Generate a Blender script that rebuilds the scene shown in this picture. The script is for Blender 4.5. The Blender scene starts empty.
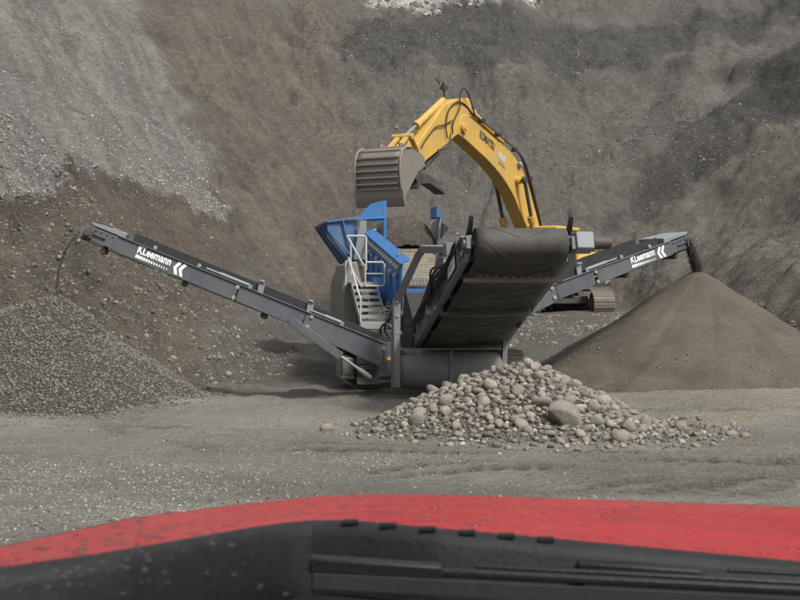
import bpy, bmesh, math, random
import numpy as np
from mathutils import Matrix, Vector

random.seed(7)
R = math.radians
scene = bpy.context.scene
col = scene.collection

# ------------------------------------------------------------------ camera
CAM_H = 1.9
cam_data = bpy.data.cameras.new('camera')
cam_data.sensor_width = 36.0
cam_data.lens = 60.0
cam_data.clip_start = 0.05
cam_data.clip_end = 600.0
cam_data.dof.use_dof = True
cam_data.dof.focus_distance = 22.0
cam_data.dof.aperture_fstop = 22.0
cam = bpy.data.objects.new('camera', cam_data)
col.objects.link(cam)
cam.location = (0, 0, CAM_H)
cam.rotation_euler = (R(90) - 10 / 1333.33, 0, 0)
scene.camera = cam

# ------------------------------------------------------------------ sky, sun, exposure
SUN_EL, SUN_AZ = R(50), R(138)          # azimuth clockwise from +Y: to the right and behind the camera
world = bpy.data.worlds.new('World')
scene.world = world
world.use_nodes = True
wn, wl = world.node_tree.nodes, world.node_tree.links
wn.clear()
w_out = wn.new('ShaderNodeOutputWorld')
w_bg = wn.new('ShaderNodeBackground')
w_sky = wn.new('ShaderNodeTexSky')
w_sky.sky_type = 'NISHITA'
w_sky.sun_disc = False
w_sky.sun_elevation = SUN_EL
w_sky.sun_rotation = SUN_AZ
w_sky.air_density = 1.0
w_sky.dust_density = 4.0
w_hsv = wn.new('ShaderNodeHueSaturation')   # a covered, nearly colourless sky
w_hsv.inputs['Saturation'].default_value = 0.22
w_bg.inputs['Strength'].default_value = 0.122
wl.new(w_sky.outputs[0], w_hsv.inputs['Color'])
wl.new(w_hsv.outputs[0], w_bg.inputs['Color'])
wl.new(w_bg.outputs[0], w_out.inputs['Surface'])

sun_data = bpy.data.lights.new('sun', 'SUN')
sun_data.energy = 2.0
sun_data.angle = R(10)
sun_data.color = (1.0, 0.96, 0.89)
sun = bpy.data.objects.new('sun', sun_data)
col.objects.link(sun)
sd = Vector((math.sin(SUN_AZ) * math.cos(SUN_EL), math.cos(SUN_AZ) * math.cos(SUN_EL), math.sin(SUN_EL)))
sun.rotation_euler = (-sd).to_track_quat('-Z', 'Y').to_euler()
sun.location = (12, -10, 25)

scene.view_settings.view_transform = 'Standard'
scene.view_settings.look = 'None'
scene.view_settings.gamma = 1.0
scene.view_settings.use_curve_mapping = False
scene.view_settings.exposure = 0.76
scene.cycles.max_bounces = 6
scene.cycles.use_denoising = True

# ------------------------------------------------------------------ tagging
def tag(o, label=None, cat=None, group=None, kind=None):
    if label: o['label'] = label
    if cat: o['category'] = cat
    if group: o['group'] = group
    if kind: o['kind'] = kind
    return o

def empty(name, loc=(0, 0, 0), rz=0.0):
    o = bpy.data.objects.new(name, None)
    o.empty_display_size = 0.2
    col.objects.link(o)
    o.location = loc
    o.rotation_euler = (0, 0, rz)
    return o

# ------------------------------------------------------------------ materials
class NT:
    def __init__(self, name):
        self.m = bpy.data.materials.new(name)
        self.m.use_nodes = True
        self.t = self.m.node_tree
        self.n, self.l = self.t.nodes, self.t.links
        self.bsdf = self.n['Principled BSDF']
    def node(self, typ, **kw):
        nd = self.n.new(typ)
        for k, v in kw.items():
            setattr(nd, k, v)
        return nd
    def link(self, a, b):
        self.l.new(a, b)
    def coord(self, kind='Object'):
        return self.node('ShaderNodeTexCoord').outputs[kind]
    def pos(self):
        return self.node('ShaderNodeNewGeometry').outputs['Position']
    def noise(self, vec, scale, detail=4, rough=0.55, dist=0.0):
        nd = self.node('ShaderNodeTexNoise')
        nd.inputs['Scale'].default_value = scale
        nd.inputs['Detail'].default_value = detail
        nd.inputs['Roughness'].default_value = rough
        nd.inputs['Distortion'].default_value = dist
        if vec is not None: self.link(vec, nd.inputs['Vector'])
        return nd.outputs[0]
    def voronoi(self, vec, scale, out='Distance', feature='F1', rnd=1.0):
        nd = self.node('ShaderNodeTexVoronoi', feature=feature)
        nd.inputs['Scale'].default_value = scale
        nd.inputs['Randomness'].default_value = rnd
        if vec is not None: self.link(vec, nd.inputs['Vector'])
        return nd.outputs[out]
    def ramp(self, fac, stops, interp='LINEAR'):
        nd = self.node('ShaderNodeValToRGB')
        cr = nd.color_ramp
        cr.interpolation = interp
        while len(cr.elements) < len(stops): cr.elements.new(0.5)
        for e, (p, c) in zip(cr.elements, stops):
            e.position = p
            e.color = (c, c, c, 1) if isinstance(c, (int, float)) else (*c, 1)
        self.link(fac, nd.inputs[0])
        return nd.outputs[0]
    def mix(self, fac, a, b, mode='MIX'):
        nd = self.node('ShaderNodeMix', data_type='RGBA', blend_type=mode)
        for sock, v in ((nd.inputs[0], fac), (nd.inputs[6], a), (nd.inputs[7], b)):
            if isinstance(v, (int, float)): sock.default_value = v
            elif isinstance(v, tuple): sock.default_value = (*v, 1)
            else: self.link(v, sock)
        return nd.outputs[2]
    def math(self, op, a, b=None):
        nd = self.node('ShaderNodeMath', operation=op)
        for i, v in enumerate((a, b)):
            if v is None: continue
            if isinstance(v, (int, float)): nd.inputs[i].default_value = v
            else: self.link(v, nd.inputs[i])
        return nd.outputs[0]
    def bump(self, height, strength=0.4, dist=0.02):
        nd = self.node('ShaderNodeBump')
        nd.inputs['Strength'].default_value = strength
        nd.inputs['Distance'].default_value = dist
        self.link(height, nd.inputs['Height'])
        self.link(nd.outputs[0], self.bsdf.inputs['Normal'])
    def set(self, **kw):
        for k, v in kw.items():
            s = self.bsdf.inputs[k.replace('_', ' ')]
            if isinstance(v, (int, float)): s.default_value = v
            elif isinstance(v, tuple): s.default_value = (*v, 1)
            else: self.link(v, s)
        return self

def ground_mat(name, attr=None, base=(0.2, 0.18, 0.15), speck=1.0, cell=9.0, bump=1.0):
    """loose earth: soil colour, patches, pebble speckle"""
    t = NT(name)
    p = t.pos()
    if attr:
        a = t.node('ShaderNodeAttribute', attribute_name=attr)
        c = a.outputs['Color']
    else:
        c = t.mix(0.0, base, base)
    big = t.ramp(t.noise(p, 0.35, 6, 0.65), [(0.3, 0.78), (0.7, 1.2)])
    mid = t.ramp(t.noise(p, 3.2, 8, 0.75), [(0.3, 0.68), (0.7, 1.32)])
    fine = t.ramp(t.noise(p, 24, 5, 0.8), [(0.32, 0.50), (0.68, 1.5)])
    c = t.mix(1.0, c, big, 'MULTIPLY')
    k = a.outputs['Alpha'] if attr else 1.0
    c = t.mix(k, c, t.mix(1.0, c, mid, 'MULTIPLY'))
    c = t.mix(k, c, t.mix(1.0, c, fine, 'MULTIPLY'))
    # pebbles: random-toned cells, only some of them show
    for sc, lo, amt in ((cell, 0.86, 0.55), (cell * 2.7, 0.72, 0.5)):
        v = t.node('ShaderNodeTexVoronoi')
        v.inputs['Scale'].default_value = sc
        t.link(p, v.inputs['Vector'])
        sep = t.node('ShaderNodeSeparateColor')
        t.link(v.outputs['Color'], sep.inputs[0])
        show = t.ramp(sep.outputs[0], [(lo, 0.0), (lo + 0.02, 1.0)])
        core = t.ramp(v.outputs['Distance'], [(0.25, 1.0), (0.42, 0.0)])
        tone = t.ramp(sep.outputs[1], [(0.0, (0.10, 0.095, 0.09)), (0.6, (0.20, 0.188, 0.168)), (1.0, (0.36, 0.34, 0.31))])
        fac = t.math('MULTIPLY', t.math('MULTIPLY', show, core), amt * speck)
        c = t.mix(fac, c, tone)
    t.set(Base_Color=c, Roughness=0.95, Specular_IOR_Level=0.2)
    h1 = t.noise(p, 5.0, 8, 0.72)
    h2 = t.voronoi(p, cell * 1.6)
    h = t.math('ADD', t.math('MULTIPLY', h1, 1.0), t.math('MULTIPLY', h2, -0.35))
    h = t.math('ADD', h, t.math('MULTIPLY', t.noise(p, 26, 6, 0.75), 0.45))
    t.bump(h, 1.0 * bump, 0.11)
    return t.m

def stone_mat(name, attr=None, tint=1.0, dusty=None):
    t = NT(name)
    p = t.coord('Object')
    if attr:
        c = t.node('ShaderNodeAttribute', attribute_name=attr).outputs['Color']
    else:
        r = t.node('ShaderNodeObjectInfo').outputs['Random']
        c = t.ramp(r, [(0.0, (0.13, 0.126, 0.118)), (0.25, (0.23, 0.215, 0.19)), (0.45, (0.29, 0.255, 0.205)),
                       (0.62, (0.22, 0.185, 0.145)), (0.8, (0.36, 0.33, 0.285)), (0.92, (0.25, 0.205, 0.16)), (1.0, (0.19, 0.19, 0.185))])
    if dusty: c = t.mix(dusty[0], c, dusty[1])
    n1 = t.ramp(t.noise(p, 7, 5, 0.65), [(0.3, 0.7), (0.7, 1.25)])
    n2 = t.ramp(t.noise(p, 45, 3, 0.7), [(0.3, 0.8), (0.7, 1.2)])
    c = t.mix(1.0, c, n1, 'MULTIPLY')
    c = t.mix(1.0, c, n2, 'MULTIPLY')
    t.set(Base_Color=c, Roughness=0.85, Specular_IOR_Level=0.3)
    t.bump(t.noise(p, 22, 6, 0.65), 0.35, 0.02)
    return t.m

def paint(name, base, rough=0.45, dust=0.35, dustcol=(0.24, 0.21, 0.17), metal=0.0, wear=0.12, wearcol=(0.12, 0.1, 0.085), scale=1.0):
    """painted or bare steel with dust lying in patches and scuffs"""
    t = NT(name)
    p = t.coord('Object')
    n1 = t.noise(p, 2.2 * scale, 8, 0.68)
    n2 = t.noise(p, 14 * scale, 6, 0.7)
    c = t.mix(t.math('MULTIPLY', t.ramp(n1, [(0.38, 0.0), (0.72, 1.0)]), dust), base, dustcol)
    c = t.mix(t.math('MULTIPLY', t.ramp(n2, [(0.52, 0.0), (0.74, 1.0)]), dust * 0.8), c, dustcol)
    c = t.mix(t.math('MULTIPLY', t.ramp(t.noise(p, 30 * scale, 4, 0.6), [(0.62, 0.0), (0.7, 1.0)]), wear), c, wearcol)
    # grime that ran down
    mp = t.node('ShaderNodeMapping')
    mp.inputs['Scale'].default_value = (9 * scale, 9 * scale, 0.9 * scale)
    t.link(p, mp.inputs['Vector'])
    c = t.mix(t.math('MULTIPLY', t.ramp(t.noise(mp.outputs[0], 1.0, 4, 0.6), [(0.5, 0.0), (0.8, 1.0)]), dust * 0.6), c, tuple(v * 0.6 for v in dustcol))
    rr = t.ramp(n1, [(0.3, rough), (0.75, min(1.0, rough + 0.35))])
    t.set(Base_Color=c, Roughness=rr, Metallic=metal)
    t.bump(n2, 0.08, 0.01)
    return t.m

def plain(name, base, rough=0.6, metal=0.0, var=0.25, scale=8.0, spec=0.5, bump=0.1):
    t = NT(name)
    p = t.coord('Object')
    c = t.mix(1.0, base, t.ramp(t.noise(p, scale, 5, 0.65), [(0.3, 1 - var), (0.7, 1 + var)]), 'MULTIPLY')
    t.set(Base_Color=c, Roughness=rough, Metallic=metal, Specular_IOR_Level=spec)
    t.bump(t.noise(p, scale * 4, 4, 0.6), bump, 0.01)
    return t.m

# ------------------------------------------------------------------ mesh building
class MB:
    def __init__(self, T=None):
        self.v, self.f, self.T = [], [], T
    def add(self, vs, fs):
        o = len(self.v)
        for p in vs:
            p = Vector(p)
            self.v.append(self.T @ p if self.T is not None else p)
        self.f += [[i + o for i in f] for f in fs]
        return self
    def box(self, c, s, rot=None):
        vs = []
        for dz in (-.5, .5):
            for dy in (-.5, .5):
                for dx in (-.5, .5):
                    d = Vector((dx * s[0], dy * s[1], dz * s[2]))
                    if rot is not None: d = rot @ d
                    vs.append(Vector(c) + d)
        return self.add(vs, [[0, 2, 3, 1], [4, 5, 7, 6], [0, 1, 5, 4], [2, 6, 7, 3], [0, 4, 6, 2], [1, 3, 7, 5]])
    def bar(self, a, b, w, h, up=(0, 0, 1)):
        a, b = Vector(a), Vector(b)
        d = (b - a).normalized()
        up = Vector(up)
        s = d.cross(up)
        if s.length < 1e-4: s = d.cross(Vector((0, 1, 0)))
        s.normalize()
        u = s.cross(d).normalized()
        vs = [q + s * (i * w / 2) + u * (j * h / 2) for q in (a, b) for i, j in ((-1, -1), (1, -1), (1, 1), (-1, 1))]
        return self.add(vs, [[0, 1, 2, 3], [7, 6, 5, 4], [0, 4, 5, 1], [1, 5, 6, 2], [2, 6, 7, 3], [3, 7, 4, 0]])
    def tube(self, a, b, r, n=14, r2=None, cap=True):
        a, b = Vector(a), Vector(b)
        r2 = r if r2 is None else r2
        d = (b - a).normalized()
        s = d.orthogonal().normalized()
        u = d.cross(s)
        vs = [q + (s * math.cos(t) + u * math.sin(t)) * rr for q, rr in ((a, r), (b, r2)) for t in [2 * math.pi * k / n for k in range(n)]]
        fs = [[k, (k + 1) % n, n + (k + 1) % n, n + k] for k in range(n)]
        if cap: fs += [list(range(n))[::-1], list(range(n, 2 * n))]
        return self.add(vs, fs)
    def hose(self, pts, r, n=7, k=5):
        q = [Vector(p) for p in pts]
        q = [q[0] * 2 - q[1]] + q + [q[-1] * 2 - q[-2]]
        out = []
        for i in range(1, len(q) - 2):
            a, b, c, d = q[i - 1], q[i], q[i + 1], q[i + 2]
            for j in range(k):
                t = j / k
                out.append(0.5 * (2 * b + (c - a) * t + (2 * a - 5 * b + 4 * c - d) * t * t + (3 * b - a - 3 * c + d) * t ** 3))
        return self.path(out + [q[-2]], r, n)
    def path(self, pts, r, n=8):
        pts = [Vector(p) for p in pts]
        rings, s = [], None
        for i, p in enumerate(pts):
            d = (pts[min(i + 1, len(pts) - 1)] - pts[max(i - 1, 0)]).normalized()
            s = d.orthogonal() if s is None else s - d * s.dot(d)
            s.normalize()
            u = d.cross(s)
            rings.append([p + (s * math.cos(t) + u * math.sin(t)) * r for t in [2 * math.pi * k / n for k in range(n)]])
        vs = [q for rg in rings for q in rg]
        fs = [[i * n + k, i * n + (k + 1) % n, (i + 1) * n + (k + 1) % n, (i + 1) * n + k] for i in range(len(pts) - 1) for k in range(n)]
        fs += [list(range(n))[::-1], [(len(pts) - 1) * n + k for k in range(n)]]
        return self.add(vs, fs)
    def prism(self, pts, vec):
        n = len(pts)
        vec = Vector(vec)
        vs = [Vector(p) for p in pts] + [Vector(p) + vec for p in pts]
        fs = [list(range(n))[::-1], list(range(n, 2 * n))] + [[k, (k + 1) % n, n + (k + 1) % n, n + k] for k in range(n)]
        return self.add(vs, fs)
    def strip(self, rows):
        """grid surface from rows of points"""
        m = len(rows[0])
        vs = [q for r_ in rows for q in r_]
        fs = [[i * m + j, i * m + j + 1, (i + 1) * m + j + 1, (i + 1) * m + j] for i in range(len(rows) - 1) for j in range(m - 1)]
        return self.add(vs, fs)
    def mesh(self, name, smooth=True):
        me = bpy.data.meshes.new(name)
        me.from_pydata([tuple(p) for p in self.v], [], self.f)
        bm = bmesh.new(); bm.from_mesh(me)
        bmesh.ops.recalc_face_normals(bm, faces=bm.faces)
        bm.to_mesh(me); bm.free()
        if smooth:
            me.polygons.foreach_set('use_smooth', [True] * len(me.polygons))
            me.set_sharp_from_angle(angle=R(38))
        return me
    def build(self, name, mat, parent=None, smooth=True, bevel=0.0):
        me = self.mesh(name, smooth)
        me.materials.append(mat)
        o = bpy.data.objects.new(name, me)
        col.objects.link(o)
        o.parent = parent
        if bevel:
            b = o.modifiers.new('bevel', 'BEVEL')
            b.width, b.segments, b.limit_method, b.angle_limit = bevel, 2, 'ANGLE', R(40)
        return o

def link_mesh(name, me, parent=None, loc=(0, 0, 0), rot=None, scale=None):
    o = bpy.data.objects.new(name, me)
    col.objects.link(o)
    o.parent = parent
    o.location = loc
    if rot is not None: o.rotation_euler = rot
    if scale is not None: o.scale = scale
    return o

def np_mesh(name, V, F, mat, cols=None, smooth=False):
    V = np.asarray(V, dtype=np.float32); F = np.asarray(F, dtype=np.int32)
    k = F.shape[1]
    me = bpy.data.meshes.new(name)
    me.vertices.add(len(V)); me.vertices.foreach_set('co', V.ravel())
    me.loops.add(F.size); me.loops.foreach_set('vertex_index', F.ravel())
    me.polygons.add(len(F)); me.polygons.foreach_set('loop_start', np.arange(0, F.size, k, dtype=np.int32))
    if cols is not None:
        at = me.color_attributes.new('soil', 'FLOAT_COLOR', 'POINT')
        c4 = np.ones((len(V), 4), dtype=np.float32); c4[:, :cols.shape[1]] = cols
        at.data.foreach_set('color', c4.ravel())
    me.update(calc_edges=True)
    me.polygons.foreach_set('use_smooth', [bool(smooth)] * len(F))
    me.materials.append(mat)
    return me

def text_mesh(body, size, mat, T, parent, name, depth=0.002, squeeze=1.0, bold=0.0, shear=0.0):
    cu = bpy.data.curves.new(name, 'FONT')
    cu.body = body; cu.size = size; cu.extrude = depth; cu.align_x = 'LEFT'; cu.align_y = 'BOTTOM_BASELINE'
    cu.offset = bold; cu.shear = shear; cu.resolution_u = 3
    tmp = bpy.data.objects.new('tmp_text', cu)
    col.objects.link(tmp)
    bpy.context.view_layer.update()
    me = bpy.data.meshes.new_from_object(tmp.evaluated_get(bpy.context.evaluated_depsgraph_get()))
    bpy.data.objects.remove(tmp)
    me.transform(T @ Matrix.Diagonal((squeeze, 1, 1, 1)))
    me.materials.clear(); me.materials.append(mat)
    me.name = name
    o = bpy.data.objects.new(name, me)
    col.objects.link(o); o.parent = parent
    return o
# ------------------------------------------------------------------ terrain (world metres; x right, y away, z up)
#TERRAIN-BEGIN
def _hash(ix, iy, seed):
    h = (ix.astype(np.int64) * 374761393 + iy.astype(np.int64) * 668265263 + seed * 1442695041) & 0x7fffffff
    h = ((h ^ (h >> 13)) * 1274126177) & 0x7fffffff
    return ((h ^ (h >> 16)) & 0xffff) / 65535.0

def vnoise(x, y, seed):
    ix, iy = np.floor(x), np.floor(y)
    fx, fy = x - ix, y - iy
    fx = fx * fx * fx * (fx * (fx * 6 - 15) + 10); fy = fy * fy * fy * (fy * (fy * 6 - 15) + 10)
    a, b = _hash(ix, iy, seed), _hash(ix + 1, iy, seed)
    c, d = _hash(ix, iy + 1, seed), _hash(ix + 1, iy + 1, seed)
    return (a * (1 - fx) + b * fx) * (1 - fy) + (c * (1 - fx) + d * fx) * fy - 0.5

def fbm(x, y, seed, octv=4, gain=0.5):
    s, a = 0, 1.0
    for k in range(octv):
        s = s + a * vnoise(x * 2 ** k + 17.3 * k, y * 2 ** k + 9.1 * k, seed + k)
        a *= gain
    return s

def sstep(a, b, x):
    t = np.clip((x - a) / (b - a), 0, 1)
    return t * t * (3 - 2 * t)

FLOOR = [(-19, 12), (-12, 20.5), (-8.2, 24.0), (-4.4, 25.6), (-3.3, 29), (-3.2, 35), (-2.4, 40), (0, 45.5), (4.5, 50), (7.6, 50),
         (9.0, 46), (9.3, 40), (9.6, 34), (10.6, 30), (13, 26), (26, 17), (26, -12), (-19, -12)]

def floor_dist(x, y):
    """metres outside the pit floor (negative inside)"""
    best = np.full(x.shape, 1e9); inside = np.zeros(x.shape, bool)
    n = len(FLOOR)
    for i in range(n):
        (ax, ay), (bx, by) = FLOOR[i], FLOOR[(i + 1) % n]
        dx, dy = bx - ax, by - ay
        t = np.clip(((x - ax) * dx + (y - ay) * dy) / (dx * dx + dy * dy), 0, 1)
        best = np.minimum(best, np.hypot(x - ax - t * dx, y - ay - t * dy))
        c = (ay > y) != (by > y)
        inside ^= c & (x < (bx - ax) * (y - ay) / (by - ay + 1e-12) + ax)
    return np.where(inside, -best, best)

# wheel tracks on the pit floor: start, end, bow, half width
RUTS = [((-0.5, 13.6), (5.5, 14.6), 0.3, 0.16), ((2.0, 12.6), (6.2, 17.6), -0.6, 0.16), ((3.0, 12.4), (6.6, 19.5), -0.8, 0.18),
        ((-8, 18.6), (-2.0, 18.0), 0.3, 0.16), ((2.8, 20.4), (8.5, 18.6), 0.5, 0.18), ((-4.6, 20.2), (-2.4, 15.4), -0.3, 0.16), ((-1.5, 15.9), (4.8, 15.2), -0.25, 0.15)]

def rut_mask(x, y):
    out = np.zeros(x.shape)
    for (a, b, bow, hw) in RUTS:
        ax, ay = a; bx, by = b
        L = math.hypot(bx - ax, by - ay); ex, ey = (bx - ax) / L, (by - ay) / L
        s = (x - ax) * ex + (y - ay) * ey
        q = -(x - ax) * ey + (y - ay) * ex - bow * 4 * (s / L) * (1 - s / L) - 0.12 * np.sin(s * 0.9)
        m = sstep(-0.2, 0.6, s) * sstep(L + 0.2, L - 0.6, s) * sstep(9, 11, y)
        for off in (0.0, 0.52):
            fade = np.clip(0.75 + 2.2 * fbm(s / 1.7 + off * 9, q / 3, 131, 2), 0, 1)
            out = np.maximum(out, m * fade * np.exp(-((q - off) / hw) ** 4) * (0.62 + 0.38 * np.sin(2 * math.pi * s / 0.26 + 5 * np.abs(q - off))))
    return out

def heap(x, y):
    """earth core of the cobble heap"""
    dx, dy = x - 1.70, y - 18.75
    r = np.hypot(dx * np.where(dx < 0, 0.76, 0.90), dy * np.where(dy < 0, 0.72, 1.05))
    main = 1.06 - 0.62 * np.sqrt(r * r + 0.10)
    return np.maximum(0, 0.5 * (main + np.sqrt(main * main + 0.012)) - 0.03)

def region(x, y, d):
    lw = sstep(-2.6, -4.4, x + 0.06 * (y - 27)) * sstep(54, 46, y)      # cut bank below the left scree
    rw = sstep(6.0, 8.5, x) * sstep(25, 31, y)
    return lw, rw

def terrain(x, y):
    wx = x + 1.6 * fbm(x / 6, y / 6, 11, 3); wy = y + 1.6 * fbm(x / 6, y / 6, 23, 3)
    k = sstep(22, 27, y)
    d = floor_dist(x + (wx - x) * k * 0.7, y + (wy - y) * k * 0.7)
    lw, rw = region(x, y, d)
    dp = np.maximum(d, 0)
    base = sstep(28, 42, y) * 1.0 + sstep(1.5, 6, x) * sstep(18.5, 22.5, y) * 0.16 + sstep(9, 3, y) * 0.3
    # back wall
    wall = 0.66 * dp + 0.5 * (np.sqrt((0.12 * dp) ** 2 + 0.3) - 0.55)
    # left: steep cut of loose earth, small lip, then the scree
    hc = 3.7 + 0.10 * np.clip(-x - 4, 0, 6) + 0.7 * fbm(x / 3.0, y / 3.0, 51, 3, 0.45)
    dc = hc / 0.92
    bank = np.minimum(0.80 * dp, hc * 0.87) + np.clip((dp - dc) / 0.16, 0, 1) * hc * 0.13 + 0.64 * np.maximum(0, dp - dc - 0.5)
    wall = wall * (1 - lw) + bank * lw
    # right: stony slope, then a steep cut, then the slope goes on
    hr = 3.0 + 0.42 * np.clip(x - 7.5, 0, 8) + 0.9 * fbm(x / 4.0, y / 4.0, 61, 3)
    dr = hr / 0.52
    rs = np.minimum(0.52 * dp, hr) + np.clip(1.05 * (dp - dr), 0, 2.4) + 0.60 * np.maximum(0, dp - dr - 2.4)
    wall = wall * (1 - rw) + rs * rw
    ang = np.arctan2(x - 1.5, y - 26) * 26
    on = sstep(0.0, 3.0, d)
    rill = fbm(ang / 1.7 + 0.6 * fbm(x / 3, y / 3, 5, 2), dp / 9.0, 71, 4, 0.6)
    rake = fbm((x * 0.87 + y * 0.49) / 0.55, (x * 0.49 - y * 0.87) / 7.0, 141, 3, 0.6)
    rid = 1 - 2 * np.abs(fbm(x / 5.5, y / 5.5, 91, 4, 0.5))
    z = base + wall + on * (0.30 * rill + 0.16 * rake * sstep(3, -3, x) + 1.1 * fbm(x / 8.0, y / 8.0, 81, 3) + 0.30 * (rid - 0.6))
    # ledges left by digging, dark undercut bench high on the right
    z = z + on * (1 - lw) * 0.16 * np.tanh(2.0 * np.sin((z + 2.6 * fbm(x / 9, y / 9, 33, 3)) * 1.1))
    rough = sstep(-2.5, 0.6, d)
    scr = lw * sstep(0.1, 0.8, dp - dc)
    led = sstep(0, 5, x) * sstep(53, 58, y) + sstep(-4, 2, x) * sstep(60, 65, y)
    z = z + on * np.clip(led, 0, 1) * 0.42 * np.tanh(4.0 * np.sin((z + 3.0 * fbm(x / 7, y / 7, 43, 4)) * 1.0)) * (0.5 + 1.4 * np.abs(fbm(x / 5, y / 5, 47, 2)))
    z = z + (0.03 + 0.27 * rough * (1 - 0.6 * scr)) * fbm(x / 1.1, y / 1.1, 101, 5, 0.62) + (0.018 + 0.075 * rough * (1 - 0.6 * scr)) * fbm(x / 0.28, y / 0.28, 111, 3, 0.65)
    z = z + (1 - rough) * 0.10 * fbm(x / 3.5, y / 2.2, 121, 2)
    # ruts with tread bars
    for (a, b, bow, hw) in RUTS:
        ax, ay = a; bx, by = b
        L = math.hypot(bx - ax, by - ay); ex, ey = (bx - ax) / L, (by - ay) / L
        s = (x - ax) * ex + (y - ay) * ey
        q = -(x - ax) * ey + (y - ay) * ex - bow * 4 * (s / L) * (1 - s / L) - 0.12 * np.sin(s * 0.9)
        m = sstep(-0.2, 0.6, s) * sstep(L + 0.2, L - 0.6, s) * sstep(9, 11, y)
        for off in (0.0, 0.52):
            g = np.exp(-((q - off) / hw) ** 4)
            fade = np.clip(0.4 + 1.6 * fbm(s / 1.7 + off * 9, q / 3, 131, 2) + 0.4, 0, 1)
            z = z - m * g * fade * (0.032 + 0.034 * np.sin(2 * math.pi * s / 0.26 + 5 * np.abs(q - off)))
    z = z + 0.17 * np.maximum(0, fbm(x / 0.9, y / 0.7, 151, 4, 0.6) - 0.05) * sstep(-6.5, -4.0, x) * sstep(1.2, -0.6, x) * sstep(20.5, 22.0, y) * sstep(27.5, 24.5, y)
    z = z + heap(x, y)
    return z, d, lw, rw, dp - dc
#TERRAIN-END

def ground_z(x, y):
    return float(terrain(np.array([float(x)]), np.array([float(y)]))[0][0])

def gz(xs, ys):
    return terrain(np.asarray(xs, float), np.asarray(ys, float))[0]

def axis(parts):
    out = []
    for a, b, st in parts:
        out += list(np.arange(a, b - st * 0.3, st))
    return np.array(out + [parts[-1][1]])

gx = axis([(-140, -45, 4.0), (-45, -26, 0.5), (-26, -9, 0.15), (-9, 10, 0.06), (10, 27, 0.15), (27, 45, 0.5), (45, 140, 4.0)])
gy = axis([(-60, 0, 4.0), (0, 11, 0.4), (11, 20.5, 0.04), (20.5, 30, 0.08), (30, 52, 0.11), (52, 74, 0.16), (74, 92, 0.5), (92, 160, 4)])
GX, GY = np.meshgrid(gx, gy)
X, Y = GX.ravel(), GY.ravel()
Z, Dist, LW, RW, LIP = terrain(X, Y)
cap = 24.0 + 2.0 * fbm(X / 9, Y / 9, 7, 3)
Z = np.where(Z > cap, cap + (Z - cap) * 0.04, Z)      # level ground above the pit

def mixc(a, b, t):
    return a * (1 - t[:, None]) + np.array(b)[None, :] * t[:, None]

def poly_mask(x, y, pts, soft):
    best = np.full(x.shape, 1e9); inside = np.zeros(x.shape, bool)
    n = len(pts)
    for i in range(n):
        (ax, ay), (bx, by) = pts[i], pts[(i + 1) % n]
        dx, dy = bx - ax, by - ay
        t = np.clip(((x - ax) * dx + (y - ay) * dy) / (dx * dx + dy * dy + 1e-9), 0, 1)
        best = np.minimum(best, np.hypot(x - ax - t * dx, y - ay - t * dy))
        c = (ay > y) != (by > y)
        inside ^= c & (x < (bx - ax) * (y - ay) / (by - ay + 1e-12) + ax)
    sd_ = np.where(inside, best, -best)
    return sstep(-soft, soft, sd_)
# ground tones outlined in plan; the right cut's dark is painted-in shade
SCREE = [(-15.4, 51.4), (-14.6, 58.9), (-14.5, 70), (-40, 80), (-40, 24), (-4.2, 24), (-4.2, 36), (-5.2, 43), (-6.0, 44.5), (-7.3, 50.1), (-8.6, 54.4), (-10.2, 57.9), (-12.4, 61.5), (-14.5, 66)]
BROWN = [(-12.4, 61.7), (-8.5, 66.7), (-3.8, 72), (-3.2, 64.6), (-2.5, 61.8), (-0.9, 58.6), (0, 55.4), (1.2, 52.5), (-1.0, 44), (-3.0, 40.5), (-5.6, 43.1), (-7.3, 50.1), (-8.6, 54.4), (-10.2, 57.9)]
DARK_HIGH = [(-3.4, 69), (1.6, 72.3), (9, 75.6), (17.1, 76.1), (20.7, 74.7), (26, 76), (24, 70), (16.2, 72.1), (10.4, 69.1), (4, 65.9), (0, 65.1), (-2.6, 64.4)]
PALE = [(-1.8, 72.4), (-1.5, 82), (10, 84), (8.4, 79), (7.4, 76.2), (5.0, 74.2), (2.2, 72.8), (-.6, 72.2)]
CUT_SHADE = [(26, 71), (20.2, 67.5), (17, 66.6), (13.5, 64.3), (10.9, 60.9), (8.9, 57.7), (7.9, 56), (10.4, 57.7), (13.3, 59.2), (16.3, 60.3), (18.4, 61.6), (25, 63)]
RIDGE = [(21.2, 73.6), (19.7, 73.2), (14.9, 66.4), (11.8, 62.9), (9.6, 58.8), (8.6, 57.6), (9.1, 57.3), (10.6, 59.2), (13.8, 63.3), (17.5, 67.6), (21.3, 71.2)]
jx = X + 1.0 * fbm(X / 2.2, Y / 2.2, 201, 4, 0.6); jy = Y + 1.4 * fbm(X / 2.2, Y / 2.2, 211, 4, 0.6)
scree = poly_mask(jx, jy, SCREE, 0.5) * np.maximum(sstep(0.13, 0.19, LIP), 1 - LW)
brown = poly_mask(jx, jy, BROWN, 1.2)
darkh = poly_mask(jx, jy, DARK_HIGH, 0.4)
pale = poly_mask(jx, jy, PALE, 0.4)
cut_shade = poly_mask(jx, jy, CUT_SHADE, 0.35)
ridge = poly_mask(jx, jy, RIDGE, 0.5)
S_FLOOR, S_SCREE, S_BROWN, S_GREY = (0.266, 0.250, 0.217), (0.154, 0.149, 0.138), (0.108, 0.092, 0.077), (0.102, 0.095, 0.085)
wallm = sstep(-1.2, 0.8, Dist + 0.8 * fbm(X / 1.5, Y / 1.5, 221, 3))
RUTD = rut_mask(X, Y) * 0.9
colr = np.tile(np.array(S_FLOOR), (len(X), 1))
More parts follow.
